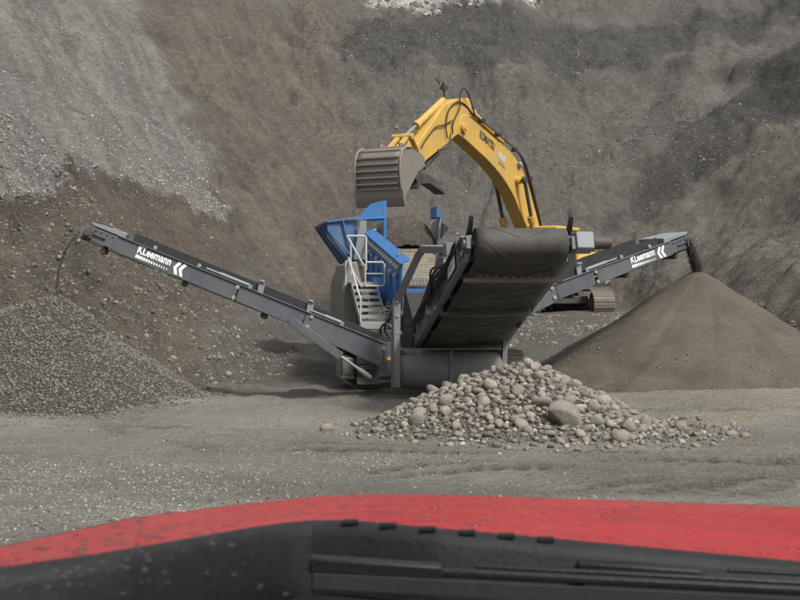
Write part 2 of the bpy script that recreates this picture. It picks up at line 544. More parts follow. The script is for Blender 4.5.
damp = np.clip(0.5 + 1.5 * fbm(X / 3.2, Y / 1.6, 231, 4, 0.6), 0, 1) * sstep(20, 13, Y) * 0.75
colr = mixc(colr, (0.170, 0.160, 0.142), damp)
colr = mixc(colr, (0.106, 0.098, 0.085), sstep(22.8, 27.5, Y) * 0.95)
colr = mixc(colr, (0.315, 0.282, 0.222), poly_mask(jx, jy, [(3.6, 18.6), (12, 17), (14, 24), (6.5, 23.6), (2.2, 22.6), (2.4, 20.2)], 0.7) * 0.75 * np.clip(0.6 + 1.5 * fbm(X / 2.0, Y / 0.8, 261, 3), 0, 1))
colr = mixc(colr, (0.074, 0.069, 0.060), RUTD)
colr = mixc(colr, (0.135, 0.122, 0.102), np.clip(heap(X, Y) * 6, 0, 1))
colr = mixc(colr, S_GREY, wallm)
colr = mixc(colr, (0.102, 0.087, 0.070), wallm * LW * (1 - scree) * 0.9)
colr = mixc(colr, (0.118, 0.105, 0.089), wallm * RW * sstep(60, 54, Y - 0.55 * (X - 8)))
colr = mixc(colr, S_BROWN, wallm * brown)
colr = mixc(colr, (0.060, 0.057, 0.052), wallm * darkh * 0.95)  # darker band across the upper wall
colr = mixc(colr, (0.052, 0.049, 0.045), wallm * cut_shade * 0.9)  # shade of the steep right cut, painted into the ground colour
colr = mixc(colr, (0.118, 0.110, 0.098), wallm * ridge * 0.8)
colr = mixc(colr, S_SCREE, wallm * scree)
# tan and grey streams in the scree, run down the fall line
across, along = X * 0.87 + Y * 0.49, X * 0.49 - Y * 0.87
stream = np.clip(0.45 + 2.4 * fbm(across / 2.4, along / 30, 241, 3), 0, 1)
colr = mixc(colr, (0.155, 0.138, 0.116), wallm * scree * stream * 0.40)
fine_s = np.clip(0.5 + 1.6 * fbm(across / 0.32, along / 9, 251, 3, 0.7), 0, 1)[:, None]
colr = colr * (1 + (wallm * np.maximum(scree, brown * 0.6))[:, None] * 0.34 * (fine_s - 0.5))
colr = mixc(colr, (0.275, 0.270, 0.258), wallm * scree * sstep(0.7, 0.1, LIP) * LW * 0.15)
colr = mixc(colr, (0.40, 0.39, 0.37), wallm * pale * 0.85)

M = {}
M['terrain'] = ground_mat('loose_earth', attr='soil')
NXg, NYg = len(gx), len(gy)
ii = (np.arange(NYg - 1)[:, None] * NXg + np.arange(NXg - 1)[None, :]).ravel()
F = np.stack([ii, ii + 1, ii + NXg + 1, ii + NXg], 1)
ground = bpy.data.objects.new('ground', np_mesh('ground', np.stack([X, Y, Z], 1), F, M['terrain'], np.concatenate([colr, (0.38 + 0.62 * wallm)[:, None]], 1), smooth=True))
col.objects.link(ground)
tag(ground, 'grey brown pit floor and quarry walls of loose earth and stones', 'ground', kind='structure')

# ------------------------------------------------------------------ stones
def stone_template(sub, seed, flat=0.7, rough=0.18):
    rnd = np.random.RandomState(seed)
    bm = bmesh.new()
    bmesh.ops.create_icosphere(bm, subdivisions=sub, radius=1.0)
    v = np.array([q.co[:] for q in bm.verts]); f = np.array([[q.index for q in fc.verts] for fc in bm.faces])
    bm.free()
    k = rnd.randn(6, 3); ph = rnd.rand(6) * 6
    amp = sum(np.sin(v @ k[i] * 1.3 + ph[i]) for i in range(6)) / 6
    v = v * (1 + rough * 1.6 * amp)[:, None] * np.array([1.0, rnd.uniform(0.68, 0.95), flat * rnd.uniform(0.8, 1.1)])
    # a few flattened facets
    for i in range(5):
        n = rnd.randn(3); n /= np.linalg.norm(n)
        dd = v @ n; lim = rnd.uniform(0.48, 0.75)
        v = v - np.maximum(0, dd - lim)[:, None] * n * 0.92
    return v, f

def rotm(a, b, c):
    return np.array(Matrix.Rotation(a, 3, 'Z') @ Matrix.Rotation(b, 3, 'X') @ Matrix.Rotation(c, 3, 'Y'))

PALETTE = np.array([(0.17, 0.165, 0.155), (0.235, 0.22, 0.195), (0.29, 0.25, 0.20), (0.215, 0.18, 0.145), (0.36, 0.335, 0.295), (0.215, 0.185, 0.15), (0.14, 0.138, 0.132)])

def scatter(name, P, rad, mat, pal, templates, rs, sink=0.25, parent=None, tilt=0.5, smooth=True):
    """one joined mesh of many stones"""
    Vs, Fs, Cs, off = [], [], [], 0
    which = rs.randint(len(templates), size=len(P))
    for k, (tv, tf) in enumerate(templates):
        idx = np.where(which == k)[0]
        n = len(idx)
        if n == 0: continue
        a = rs.rand(n) * 6.283; ca, sa = np.cos(a), np.sin(a)
        b = (rs.rand(n) - 0.5) * 2 * tilt; cb, sb = np.cos(b), np.sin(b)
        x0, y0, z0 = tv[:, 0], tv[:, 1], tv[:, 2]
        y1 = y0[None] * cb[:, None] - z0[None] * sb[:, None]; z1 = y0[None] * sb[:, None] + z0[None] * cb[:, None]
        x2 = x0[None] * ca[:, None] - y1 * sa[:, None]; y2 = x0[None] * sa[:, None] + y1 * ca[:, None]
        W = np.stack([x2, y2, z1], 2) * rad[idx][:, None, None]
        W = W + P[idx][:, None, :] + np.array([0, 0, 1.0]) * ((0.6 - sink * 2) * rad[idx])[:, None, None]
        Vs.append(W.reshape(-1, 3))
        Fs.append((tf[None] + (np.arange(n) * len(tv))[:, None, None]).reshape(-1, 3) + off)
        c = pal[rs.randint(len(pal), size=n)] * (0.8 + 0.4 * rs.rand(n))[:, None]
        Cs.append(np.repeat(c, len(tv), 0))
        off += n * len(tv)
    o = bpy.data.objects.new(name, np_mesh(name, np.concatenate(Vs), np.concatenate(Fs), mat, np.concatenate(Cs), smooth))
    col.objects.link(o); o.parent = parent
    return o

M['stone'] = stone_mat('stone', dusty=(0.35, (0.175, 0.16, 0.135)))
M['stones'] = stone_mat('stone_mixed', attr='soil')
T_LOW = [stone_template(1, s, 0.75, 0.3) for s in range(6)]
T_MID = [stone_template(2, 20 + s, (0.78, 0.6, 0.7, 0.52)[s % 4], 0.30) for s in range(12)]
rs = np.random.RandomState(5)

def power0(r_, n, lo, hi, k=2.6):
    return (lo ** (1 - k) + r_.rand(n) * (hi ** (1 - k) - lo ** (1 - k))) ** (1 / (1 - k))

# ------------------------------------------------------------------ heaps
def heap_mesh(name, apex, hfun, rmax, mat, nr=90, na=200):
    rows_r = np.concatenate([[0.0], np.linspace(0.02, rmax, nr)])
    an = np.linspace(0, 2 * math.pi, na, endpoint=False)
    RR, AA = np.meshgrid(rows_r, an, indexing='ij')
    xs, ys = apex[0] + RR * np.cos(AA), apex[1] + RR * np.sin(AA)
    zs = hfun(xs, ys)
    V = np.stack([xs.ravel(), ys.ravel(), zs.ravel()], 1)
    i = np.arange(len(rows_r) - 1)[:, None] * na; j = np.arange(na)[None, :]
    F = np.stack([(i + j).ravel(), (i + (j + 1) % na).ravel(), (i + na + (j + 1) % na).ravel(), (i + na + j).ravel()], 1)
    o = bpy.data.objects.new(name, np_mesh(name, V, F[:, ::-1], mat, smooth=True))
    col.objects.link(o)
    return o

SAND = (5.98, 26.8, 2.30)
def sand_h(x, y):
    r = np.hypot(x - SAND[0], y - SAND[1])
    an = np.arctan2(x - SAND[0], y - SAND[1])
    rr = np.sqrt(r * r + 0.02)
    z = SAND[2] + 0.08 - 0.655 * rr + 0.012 * rr * rr
    z = z + 0.05 * sstep(0.3, 1.8, r) * fbm(np.cos(an) * 11, np.sin(an) * 11 + r / 1.2, 361, 3) + 0.05 * fbm(x / 0.9, y / 0.9, 341, 3, 0.6) * np.minimum(r, 1) + 0.10 * sstep(2.4, 3.6, r) * fbm(x / 0.7, y / 0.7, 351, 4, 0.6) + 0.10 * np.minimum(r, 1.5) * fbm(np.cos(an) * 1.6 + 3, np.sin(an) * 1.6 + r / 4.0, 301, 2) + 0.03 * np.minimum(r, 1) * fbm(x / 0.5, y / 0.5, 311, 3, 0.6)
    return z
t = NT('damp_sand')
p = t.pos()
c = t.mix(1.0, (0.110, 0.096, 0.078), t.ramp(t.noise(p, 1.1, 6, 0.65), [(0.3, 0.78), (0.7, 1.2)]), 'MULTIPLY')
c = t.mix(1.0, c, t.ramp(t.noise(p, 60, 3, 0.75), [(0.3, 0.5), (0.7, 1.5)]), 'MULTIPLY')
c = t.mix(t.math('MULTIPLY', t.ramp(t.voronoi(p, 22), [(0.05, 1.0), (0.16, 0.0)]), 0.35), c, (0.24, 0.215, 0.18))
mp = t.node('ShaderNodeMapping'); mp.inputs['Scale'].default_value = (1.2, 1.2, 9.0); t.link(p, mp.inputs['Vector'])
c = t.mix(t.math('MULTIPLY', t.ramp(t.noise(mp.outputs[0], 1.0, 5, 0.7, 0.8), [(0.48, 0.0), (0.66, 1.0)]), 0.35), c, (0.075, 0.062, 0.05))
t.set(Base_Color=c, Roughness=0.97, Specular_IOR_Level=0.15)
t.bump(t.math('ADD', t.noise(p, 50, 6, 0.8), t.math('MULTIPLY', t.noise(mp.outputs[0], 1.0, 6, 0.7), 0.6)), 0.7, 0.03)
M['sand'] = t.m
sand = heap_mesh('sand_heap', SAND, sand_h, 4.3, M['sand'])
ft = rs.rand(2600) * 6.283; fr0 = 2.2 + 1.5 * rs.rand(2600) ** 0.6
fx, fy = SAND[0] + fr0 * np.cos(ft), SAND[1] + fr0 * np.sin(ft)
fz = np.maximum(sand_h(fx, fy), gz(fx, fy))
o = scatter('rolled_pebbles', np.stack([fx, fy, fz], 1), power0(rs, 2600, 0.008, 0.035), M['stones'], np.array([(0.16, 0.145, 0.12), (0.12, 0.108, 0.09), (0.20, 0.18, 0.15)]), T_LOW, rs, 0.3, parent=sand, smooth=False)
o['kind'] = 'stuff'
tag(sand, 'tall smooth cone of dark brown sand under the right conveyor', 'sand heap')

GRAV = (-5.95, 23.2, 1.80)
def grav_h(x, y):
    dx, dy = x - GRAV[0], y - GRAV[1]
    r = np.hypot(dx * np.where(dx < 0, 0.50, 1.22), dy)
    rr = np.sqrt(r * r + 0.05)
    z = GRAV[2] + 0.14 - 0.70 * rr + 0.018 * rr * rr
    return z + 0.18 * np.minimum(r, 1) * fbm(x / 1.3, y / 1.3, 321, 3) + 0.03 * fbm(x / 0.25, y / 0.25, 331, 2)
M['gravel'] = ground_mat('gravel_bed', base=(0.125, 0.110, 0.092), cell=22.0, bump=1.2)
grav = heap_mesh('gravel_heap', GRAV, grav_h, 5.6, M['gravel'])
tag(grav, 'low spread heap of fine brown gravel under the left conveyor end', 'gravel heap')

# gravel grains lying on the gravel heap
n = 62000
gx_, gy_ = GRAV[0] + rs.uniform(-4.6, 3.9, n), GRAV[1] + rs.uniform(-3.9, 2.4, n)
gzz = grav_h(gx_, gy_)
grd = gz(gx_, gy_)
keep = (gzz - grd) > -0.03 - 0.40 * rs.rand(n) ** 5
gzz = np.maximum(gzz, grd)
P = np.stack([gx_, gy_, gzz], 1)[keep]
o = scatter('gravel_grains', P, 0.008 + 0.030 * rs.rand(len(P)) ** 1.8, M['stones'], np.array([(0.150, 0.136, 0.116), (0.112, 0.103, 0.09), (0.170, 0.156, 0.135), (0.130, 0.122, 0.11), (0.150, 0.129, 0.104), (0.125, 0.113, 0.096)]), T_LOW[:3], rs, 0.2, parent=grav)
tag(o, kind='stuff')

# loose stones over the slopes and the floor
def band(n, x0, x1, y0, y1, fn):
    x, y = rs.uniform(x0, x1, n), rs.uniform(y0, y1, n)
    ok = (np.abs(x) < 0.325 * y + 1.0) & fn(x, y)
    return x[ok], y[ok]
def power(n, lo, hi, k=2.6):
    u = rs.rand(n)
    return (lo ** (1 - k) + u * (hi ** (1 - k) - lo ** (1 - k))) ** (1 / (1 - k))
def offheap(x, y):
    z = gz(x, y)
    return (sand_h(x, y) < z) & (grav_h(x, y) < z)
px_, py_, rr_ = [], [], []
def put(n, box, fn, lo, hi, k=2.6):
    a, b = band(n, *box, fn)
    px_.append(a); py_.append(b); rr_.append(power(len(a), lo, hi, k))
fd = lambda x, y: floor_dist(x, y)
put(30000, (-20, 20, 24, 62), lambda x, y: (fd(x, y) > -0.6) & (fbm(x / 2.5, y / 2.5, 401, 3) > rs.rand(len(x)) * 0.5 - 0.05), 0.018, 0.075)
put(9000, (-12, -2.5, 24, 34), lambda x, y: (fd(x, y) > -0.8), 0.018, 0.10, 2.6)
put(9000, (1, 10, 25, 43), lambda x, y: (fd(x, y) < 1.0) & (fbm(x / 1.8, y / 1.8, 431, 3) > rs.rand(len(x)) * 0.5 - 0.2), 0.025, 0.13, 2.3)
put(6000, (-5, 25, 58, 78), lambda x, y: (fd(x, y) > 0), 0.03, 0.11, 3.0)
put(9000, (-12, 12, 12, 24), lambda x, y: fbm(x / 1.5, y / 1.5, 411, 3) > -0.1, 0.010, 0.035, 3.2)
grit_at = len(px_)
put(22000, (-7, 2, 9.0, 16.2), lambda x, y: fbm(x / 2.0, y / 1.0, 421, 3) + 0.25 - 0.10 * (y - 13) - 0.10 * np.maximum(0, x) > rs.rand(len(x)) * 0.7, 0.007, 0.022, 2.5)
put(12000, (-10, 11, 9.0, 24), lambda x, y: np.ones(x.shape, bool), 0.006, 0.014, 2.5)
gpx, gpy, grr = np.concatenate(px_[grit_at:]), np.concatenate(py_[grit_at:]), np.concatenate(rr_[grit_at:])
ok = offheap(gpx, gpy)
o = scatter('floor_grit', np.stack([gpx, gpy, gz(gpx, gpy)], 1)[ok], grr[ok], M['stones'], np.array([(0.30, 0.29, 0.265), (0.10, 0.097, 0.09), (0.22, 0.205, 0.18), (0.27, 0.26, 0.24), (0.16, 0.15, 0.135), (0.22, 0.195, 0.165)]), T_LOW, rs, 0.25, smooth=False)
tag(o, 'fine grey grit spread over the open pit floor', 'grit', kind='stuff')
px_, py_, rr_ = px_[:grit_at], py_[:grit_at], rr_[:grit_at]
px_, py_, rr_ = np.concatenate(px_), np.concatenate(py_), np.concatenate(rr_)
ok = offheap(px_, py_)
px_, py_, rr_ = px_[ok], py_[ok], rr_[ok]
P = np.stack([px_, py_, gz(px_, py_)], 1)
order = np.argsort(-rr_ / py_)
big, rest = order[:150], order[150:]
o = scatter('loose_stones', P[rest], rr_[rest], M['stones'], PALETTE * 0.66, T_LOW, rs, 0.40, smooth=False)
tag(o, 'countless small stones strewn over the quarry slopes and pit floor', 'stones', kind='stuff')
# scree rim and pale spoil: paler, finer litter
a1, b1 = band(60000, -16, -5, 27, 62, lambda x, y: (poly_mask(x, y, SCREE, 0.4) > rs.rand(len(x))) & (terrain(x, y)[4] > 0.1) & (rs.rand(len(x)) < np.exp(-np.maximum(0, gz(x, y) - 4.6) / 2.0) + 0.12))
a2, b2 = band(5000, -4, 11, 70, 84, lambda x, y: poly_mask(x, y, PALE, 0.5) > 0.5)
P2 = np.stack([np.r_[a1, a2], np.r_[b1, b2], gz(np.r_[a1, a2], np.r_[b1, b2])], 1)
r2 = np.r_[power(len(a1), 0.014, 0.07, 3.0), power(len(a2), 0.06, 0.35, 2.2)]
o = scatter('scree_stones', P2, r2, M['stones'], np.array([(0.24, 0.232, 0.216), (0.19, 0.182, 0.166), (0.27, 0.262, 0.245), (0.16, 0.152, 0.14), (0.34, 0.332, 0.315)]), T_LOW, rs, 0.3, smooth=False)
tag(o, 'pale grey scree stones covering the upper left slope and high rim', 'scree', kind='stuff')

M['slope_stone'] = stone_mat('slope_stone', dusty=(0.55, (0.125, 0.112, 0.094)))
ROCK = []
for k in range(8):
    tv, tf = stone_template(2, 60 + k, 0.8, 0.42)
    me = bpy.data.meshes.new('slope_stone')
    me.from_pydata(tv.tolist(), [], tf.tolist())
    me.polygons.foreach_set('use_smooth', [True] * len(tf)); me.set_sharp_from_angle(angle=R(28))
    me.materials.append(M['slope_stone'])
    ROCK.append(me)
COB = []
for k, (tv, tf) in enumerate(T_MID):
    bm = bmesh.new()
    me = bpy.data.meshes.new('cobble')
    me.from_pydata(tv.tolist(), [], tf.tolist())
    me.polygons.foreach_set('use_smooth', [True] * len(tf))
    me.materials.append(M['stone'])
    COB.append(me)
for i in big:
    x, y, r = px_[i], py_[i], rr_[i]
    o = link_mesh('slope_stone', ROCK[rs.randint(len(ROCK))], None, (x, y, P[i][2] - 0.10 * r), (rs.uniform(-.4, .4), rs.uniform(-.4, .4), rs.uniform(0, 6.28)), (r, r, r))
    if x < -2.5 and y > 22: lab, grp = 'rounded stone half buried in the brown bank behind the left conveyor', 'stones in the left bank'
    elif y > 22: lab, grp = 'loose stone lying on the rubble slope right of the screening machine', 'stones on the right slope'
    else: lab, grp = 'small stone lying alone on the flat pit floor', 'stones on the pit floor'
    tag(o, lab, 'stone', grp)

# cobble heap under the wide conveyor: big stones first, smaller ones in the gaps
pts, rad = [], []
cells = {}
def try_put(x, y, r, gap):
    z = ground_cache(x, y)
    ci, cj = int(x // 0.3), int(y // 0.3)
    for a in (-1, 0, 1):
        for b in (-1, 0, 1):
            for (qx, qy, qz, qr) in cells.get((ci + a, cj + b), ()):
                if (qx - x) ** 2 + (qy - y) ** 2 + (qz - z) ** 2 < (gap * (r + qr)) ** 2: return False
    cells.setdefault((ci, cj), []).append((x, y, z, r))
    pts.append((x, y, z)); rad.append(r)
    return True
cgx, cgy = np.arange(-2.5, 6.5, 0.03), np.arange(14.5, 22.5, 0.03)
CGX, CGY = np.meshgrid(cgx, cgy)
CG = terrain(CGX, CGY)[0]
def ground_cache(x, y):
    return float(CG[min(len(cgy) - 1, max(0, int((y - 14.5) / 0.03))), min(len(cgx) - 1, max(0, int((x + 2.5) / 0.03)))])
BOULDER = (2.12, 17.0, 0.27)
bz = ground_cache(BOULDER[0], BOULDER[1])
for a in (-.14, 0, .14):
    cells.setdefault((int((BOULDER[0] + a) // 0.3), int(BOULDER[1] // 0.3)), []).append((BOULDER[0] + a, BOULDER[1], bz + 0.1, 0.2))
def dens(x, y):
    dx, dy = x - 1.70, y - 18.5
    r = math.hypot(dx * (0.62 if dx < 0 else 0.55), dy * (0.62 if dy < 0 else 1.0))
    return 1.0 if r < 0.85 else max(0.0, 1.0 - (r - 0.85) / 0.65) ** 2.4 + (0.014 if r < 1.75 else 0.0)
rc = random.Random(3)
for (cnt, lo, hi, gap, pw) in ((420, 0.085, 0.14, 0.80, 1), (6000, 0.055, 0.085, 0.74, 1), (26000, 0.036, 0.058, 0.68, 1.0), (16000, 0.018, 0.036, 0.64, 0.7)):
    for _ in range(cnt):
        x, y = rc.uniform(-1.8, 5.9), rc.uniform(15.0, 20.6)
        if rc.random() > dens(x, y) ** pw * (1 if hi < 0.1 else 0.75): continue
        try_put(x, y, rc.uniform(lo, hi), gap)
pts, rad = np.array(pts), np.array(rad)
showing = np.where(pts[:, 1] > 19.2, 0.3, 1.0) * rad
order = np.argsort(-showing)
main, rest = order[:300], order[300:]
for i in main:
    r = rad[i]
    o = link_mesh('cobble', COB[rc.randrange(len(COB))], None, (pts[i][0], pts[i][1], pts[i][2] + 0.30 * r),
                  (rc.uniform(-.6, .6), rc.uniform(-.6, .6), rc.uniform(0, 6.28)), (r * rc.uniform(.95, 1.2), r * rc.uniform(.85, 1.1), r * rc.uniform(.9, 1.15)))
    tag(o, 'rounded river cobble in the heap below the wide front conveyor', 'cobble', 'cobbles in the heap')
o = scatter('small_cobbles', pts[rest], rad[rest], M['stones'], PALETTE * 0.85, T_MID, rs, 0.15)
tag(o, 'smaller cobbles filling the heap and strewn around its foot', 'cobbles', kind='stuff')
fa = rs.rand(5000) * 6.283; fr1 = 1.9 * np.sqrt(rs.rand(5000))
fx, fy = 1.72 + 1.25 * fr1 * np.cos(fa), 18.3 + fr1 * np.sin(fa)
o = scatter('heap_fines', np.stack([fx, fy, gz(fx, fy) + 0.025], 1), power0(rs, 5000, 0.008, 0.03), M['stones'], np.array([(0.14, 0.128, 0.108), (0.11, 0.10, 0.086), (0.18, 0.165, 0.14)]), T_LOW, rs, 0.2, smooth=False)
tag(o, 'dirt and small gravel lying between the cobbles of the heap', 'gravel', kind='stuff')
tv, tf = stone_template(4, 77, 0.8, 0.34)
me = bpy.data.meshes.new('boulder'); me.from_pydata(tv.tolist(), [], tf.tolist())
me.polygons.foreach_set('use_smooth', [True] * len(tf))
t = NT('boulder_stone'); p = t.coord('Object')
c = t.mix(1.0, (0.20, 0.185, 0.155), t.ramp(t.noise(p, 3, 8, 0.7), [(0.3, 0.75), (0.7, 1.2)]), 'MULTIPLY')
t.set(Base_Color=c, Roughness=0.9); t.bump(t.noise(p, 6, 8, 0.7), 0.5, 0.05)
me.materials.append(t.m)
o = link_mesh('boulder', me, None, (BOULDER[0], BOULDER[1], bz + 0.10), (0.15, 0.2, 0.35), (0.27, 0.25, 0.27))
tag(o, 'large smooth grey boulder on the front of the cobble heap', 'boulder')

def stream(name, pts_, width, n, lo, hi, pal, lab, cat):
    q = np.array(pts_, float)
    u = rs.rand(n) ** 0.9 * (len(q) - 1); i = np.minimum(u.astype(int), len(q) - 2); f = (u - i)[:, None]
    c = q[i] * (1 - f) + q[i + 1] * f
    w = width * (0.5 + 0.9 * u / (len(q) - 1))
    c = c + rs.randn(n, 3) * w[:, None] * np.array([0.35, 0.5, 0.35])
    o = scatter(name, c, rs.uniform(lo, hi, n), M['stones'], pal, T_LOW[:3], rs, 0.3, smooth=False)
    tag(o, lab, cat, kind='stuff')
# ------------------------------------------------------------------ machine materials
M['slate'] = paint('slate_paint', (0.070, 0.080, 0.098), 0.42, 0.30, (0.20, 0.185, 0.16))
M['slate_light'] = paint('light_slate_paint', (0.20, 0.22, 0.25), 0.4, 0.3, (0.24, 0.22, 0.19))
M['slate_mid'] = paint('mid_slate_paint', (0.150, 0.162, 0.180), 0.45, 0.5, (0.20, 0.185, 0.16))
M['blue'] = paint('blue_paint', (0.012, 0.145, 0.42), 0.35, 0.22, (0.20, 0.19, 0.17), wear=0.2)
M['blue_dusty'] = paint('dusty_blue_paint', (0.016, 0.11, 0.30), 0.5, 0.75, (0.16, 0.16, 0.16), wear=0.3)
M['rubber'] = plain('black_rubber', (0.022, 0.022, 0.024), 0.75, 0, 0.3, 6)
M['galv'] = paint('galvanised_steel', (0.33, 0.335, 0.325), 0.5, 0.5, (0.26, 0.245, 0.21), metal=0.35)
M['white_rail'] = paint('pale_rail_paint', (0.44, 0.45, 0.45), 0.45, 0.35)
M['pale_panel'] = paint('dusty_pale_panel', (0.17, 0.165, 0.15), 0.6, 0.7, (0.24, 0.22, 0.18))
M['steel'] = plain('bare_steel', (0.45, 0.45, 0.45), 0.3, 0.9, 0.15, 12)
M['dark_steel'] = paint('worn_dark_steel', (0.055, 0.052, 0.050), 0.5, 0.4, (0.17, 0.15, 0.12), metal=0.3)
M['shoe'] = paint('track_shoe_steel', (0.15, 0.125, 0.10), 0.55, 0.5, (0.23, 0.20, 0.16), metal=0.2, scale=3)
M['decal'] = plain('white_decal', (0.80, 0.80, 0.80), 0.5, 0, 0.06, 5)
M['orange'] = plain('orange_label', (0.75, 0.30, 0.03), 0.5, 0, 0.15, 10)
M['mesh_wire'] = plain('screen_wire', (0.235, 0.20, 0.15), 0.6, 0.2, 0.3, 8)
# conveyor belt: black rubber rubbed brown-grey by stone
t = NT('worn_belt')
p = t.coord('Object')
c = t.mix(t.ramp(t.noise(p, 1.8, 8, 0.7), [(0.35, 0.0), (0.68, 1.0)]), (0.028, 0.026, 0.024), (0.085, 0.077, 0.066))
mp = t.node('ShaderNodeMapping'); mp.inputs['Scale'].default_value = (22, 1.2, 1.2); t.link(p, mp.inputs['Vector'])
c = t.mix(t.math('MULTIPLY', t.ramp(t.noise(mp.outputs[0], 1, 4, 0.6), [(0.45, 0.0), (0.75, 1.0)]), 0.4), c, (0.045, 0.042, 0.038))
t.set(Base_Color=c, Roughness=0.75); t.bump(t.noise(p, 20, 5, 0.7), 0.25, 0.01)
M['belt'] = t.m

def fit_text(body, width, height, mat, T, parent, name, depth=0.002, bold=0.006):
    o = text_mesh(body, 1.0, mat, Matrix.Identity(4), parent, name, 0.0, 1.0, bold)
    me = o.data
    xs = [v.co.x for v in me.vertices]; ys = [v.co.y for v in me.vertices]
    sx, sy = width / (max(xs) - min(xs)), height / (max(ys) - min(ys))
    me.transform(T @ Matrix.Diagonal((sx, sy, 1, 1)) @ Matrix.Translation((-min(xs), -min(ys), depth)))
    return o

def frame_matrix(o, e, s, n):
    m = Matrix.Identity(4)
    for i in range(3):
        m[i][0], m[i][1], m[i][2], m[i][3] = e[i], s[i], n[i], o[i]
    return m

# ------------------------------------------------------------------ crawler (length along its local Y)
def crawler(root, name, loc, rz, length, hgt, width, pitch, frame_mat, shoe_mat):
    r = hgt / 2
    mb = MB()
    mb.prism([(-width * .32, -length / 2 + r * .9, r - .13), (-width * .32, length / 2 - r * .9, r - .13), (-width * .32, length / 2 - r * 1.1, r + .15), (-width * .32, -length / 2 + r * 1.1, r + .15)], (width * .64, 0, 0))
    mb.box((0, 0, r - .16), (width * .8, length * .5, .12))
    fr = mb.build(name, frame_mat, root, bevel=0.012)
    fr.location = loc; fr.rotation_euler = (0, 0, rz)
    for sgn, nm in ((-1, 'idler'), (1, 'sprocket')):
        m = MB(); yc = sgn * (length / 2 - r)
        m.tube((-width * .22, yc, r), (width * .22, yc, r), r - .055, 24)
        m.tube((-width * .40, yc, r), (width * .40, yc, r), r * .42, 20)
        m.tube((-width * .46, yc, r), (width * .46, yc, r), r * .16, 12)
        m.build(nm, M['dark_steel'], fr)
    nroll = max(3, int((length - 2 * r) / .42))
    m = MB(); m.tube((-width * .36, 0, 0), (width * .36, 0, 0), .085, 14); rme = m.mesh('track_roller'); rme.materials.append(M['dark_steel'])
    for k in range(nroll):
        link_mesh('track_roller', rme, fr, (0, (k - (nroll - 1) / 2) * .40, .13))
    ls = length - 2 * r
    per = 2 * ls + 2 * math.pi * (r - .02)
    ns = int(per / pitch); st = per / ns
    m = MB(); m.box((0, 0, -.012), (width, st * .93, .024)); m.box((0, st * .25, .012), (width, .022, .03)); m.box((0, -st * .2, .006), (width * .98, .018, .018)); m.box((0, 0, -.045), (width * .3, st * .8, .05))
    sme = m.mesh('track_shoe', smooth=False); sme.materials.append(shoe_mat)
    rr = r - .02
    for k in range(ns):
        s = k * st
        if s < ls: y, z, a = -ls / 2 + s, r - rr, math.pi
        elif s < ls + math.pi * rr:
            b = (s - ls) / rr; y, z, a = ls / 2 + rr * math.sin(b), r - rr * math.cos(b), math.pi + b
        elif s < 2 * ls + math.pi * rr: y, z, a = ls / 2 - (s - ls - math.pi * rr), r + rr, 0.0
        else:
            b = (s - 2 * ls - math.pi * rr) / rr; y, z, a = -ls / 2 - rr * math.sin(b), r + rr * math.cos(b), b
        link_mesh('track_shoe', sme, fr, (0, y, z), (a, 0, 0))
    return fr

# ------------------------------------------------------------------ screening plant (local: X right, Y away along its length)
SCR = (1.71, 19.0)
plant = empty('screening_plant', (SCR[0], SCR[1], 0.0), R(8.5))
tag(plant, 'blue and slate mobile screening machine with three raised conveyors', 'screening machine')

# --- wide front conveyor
ph = math.atan2(1.55, 4.7); L = math.hypot(4.7, 1.55)
TW = frame_matrix((0, 4.7, 1.00), (0, -math.cos(ph), math.sin(ph)), (1, 0, 0), (0, math.sin(ph), math.cos(ph)))
m = MB(TW)
for s in (-1, 1):
    b0 = s * 0.70
    m.prism([(-.2, b0, -.17), (L - .25, b0, -.17), (L - .02, b0, -.06), (L + .06, b0, .10), (L - .1, b0, .22), (-.2, b0, .22)], (0, s * .035, 0))
    m.box((L / 2 - .2, s * .76, .205), (L - .1, .09, .03)); m.box((L / 2 - .2, s * .76, -.155), (L - .2, .09, .03))
    for a in (0.5, 1.5, 2.5, 3.5, 4.3): m.box((a, s * .76, .02), (.03, .08, .33))
for a in (.6, 1.6, 2.6, 3.6, 4.4): m.bar((a, -.69, -.03), (a, .69, -.03), .08, .06, (0, 0, 1))
wide = m.build('wide_conveyor', M['slate_mid'], plant, bevel=0.006)
# belt loop
def belt_loop(T, L, rt, rh, hw, mat, name, parent, nb=8, trough=0.05):
    pth = []
    nb_ = 16
    for k in range(nb_ + 1): pth.append((L * k / nb_, -rt - (rh - rt) * k / nb_ - 0.03 * math.sin(math.pi * k / nb_), 0))
    for k in range(1, 16):
        q = -math.pi / 2 + math.pi * k / 16; pth.append((L + rh * math.cos(q), rh * math.sin(q), 0))
    for k in range(nb_ + 1):
        u = k / nb_; pth.append((L * (1 - u), rh + (rt - rh) * u, math.sin(math.pi * min(1, u * 1.5 if u < .66 else 1.0)) * trough if u < .66 else 0))
    for k in range(1, 12):
        q = math.pi / 2 + math.pi * k / 12; pth.append((rt * math.cos(q), rt * math.sin(q), 0))
    pth.append(pth[0])
    m = MB(T)
    rows = []
    for (a, c, tr) in pth:
        rows.append([(a, hw * (2 * j / nb - 1), c + tr * (abs(2 * j / nb - 1) ** 2)) for j in range(nb + 1)])
    m.strip(rows)
    o = m.build(name, mat, parent)
    so = o.modifiers.new('thickness', 'SOLIDIFY'); so.thickness = 0.014; so.offset = 0
    return o
RH = 0.225
belt = belt_loop(TW, L, .20, RH, .655, M['belt'], 'belt', wide)
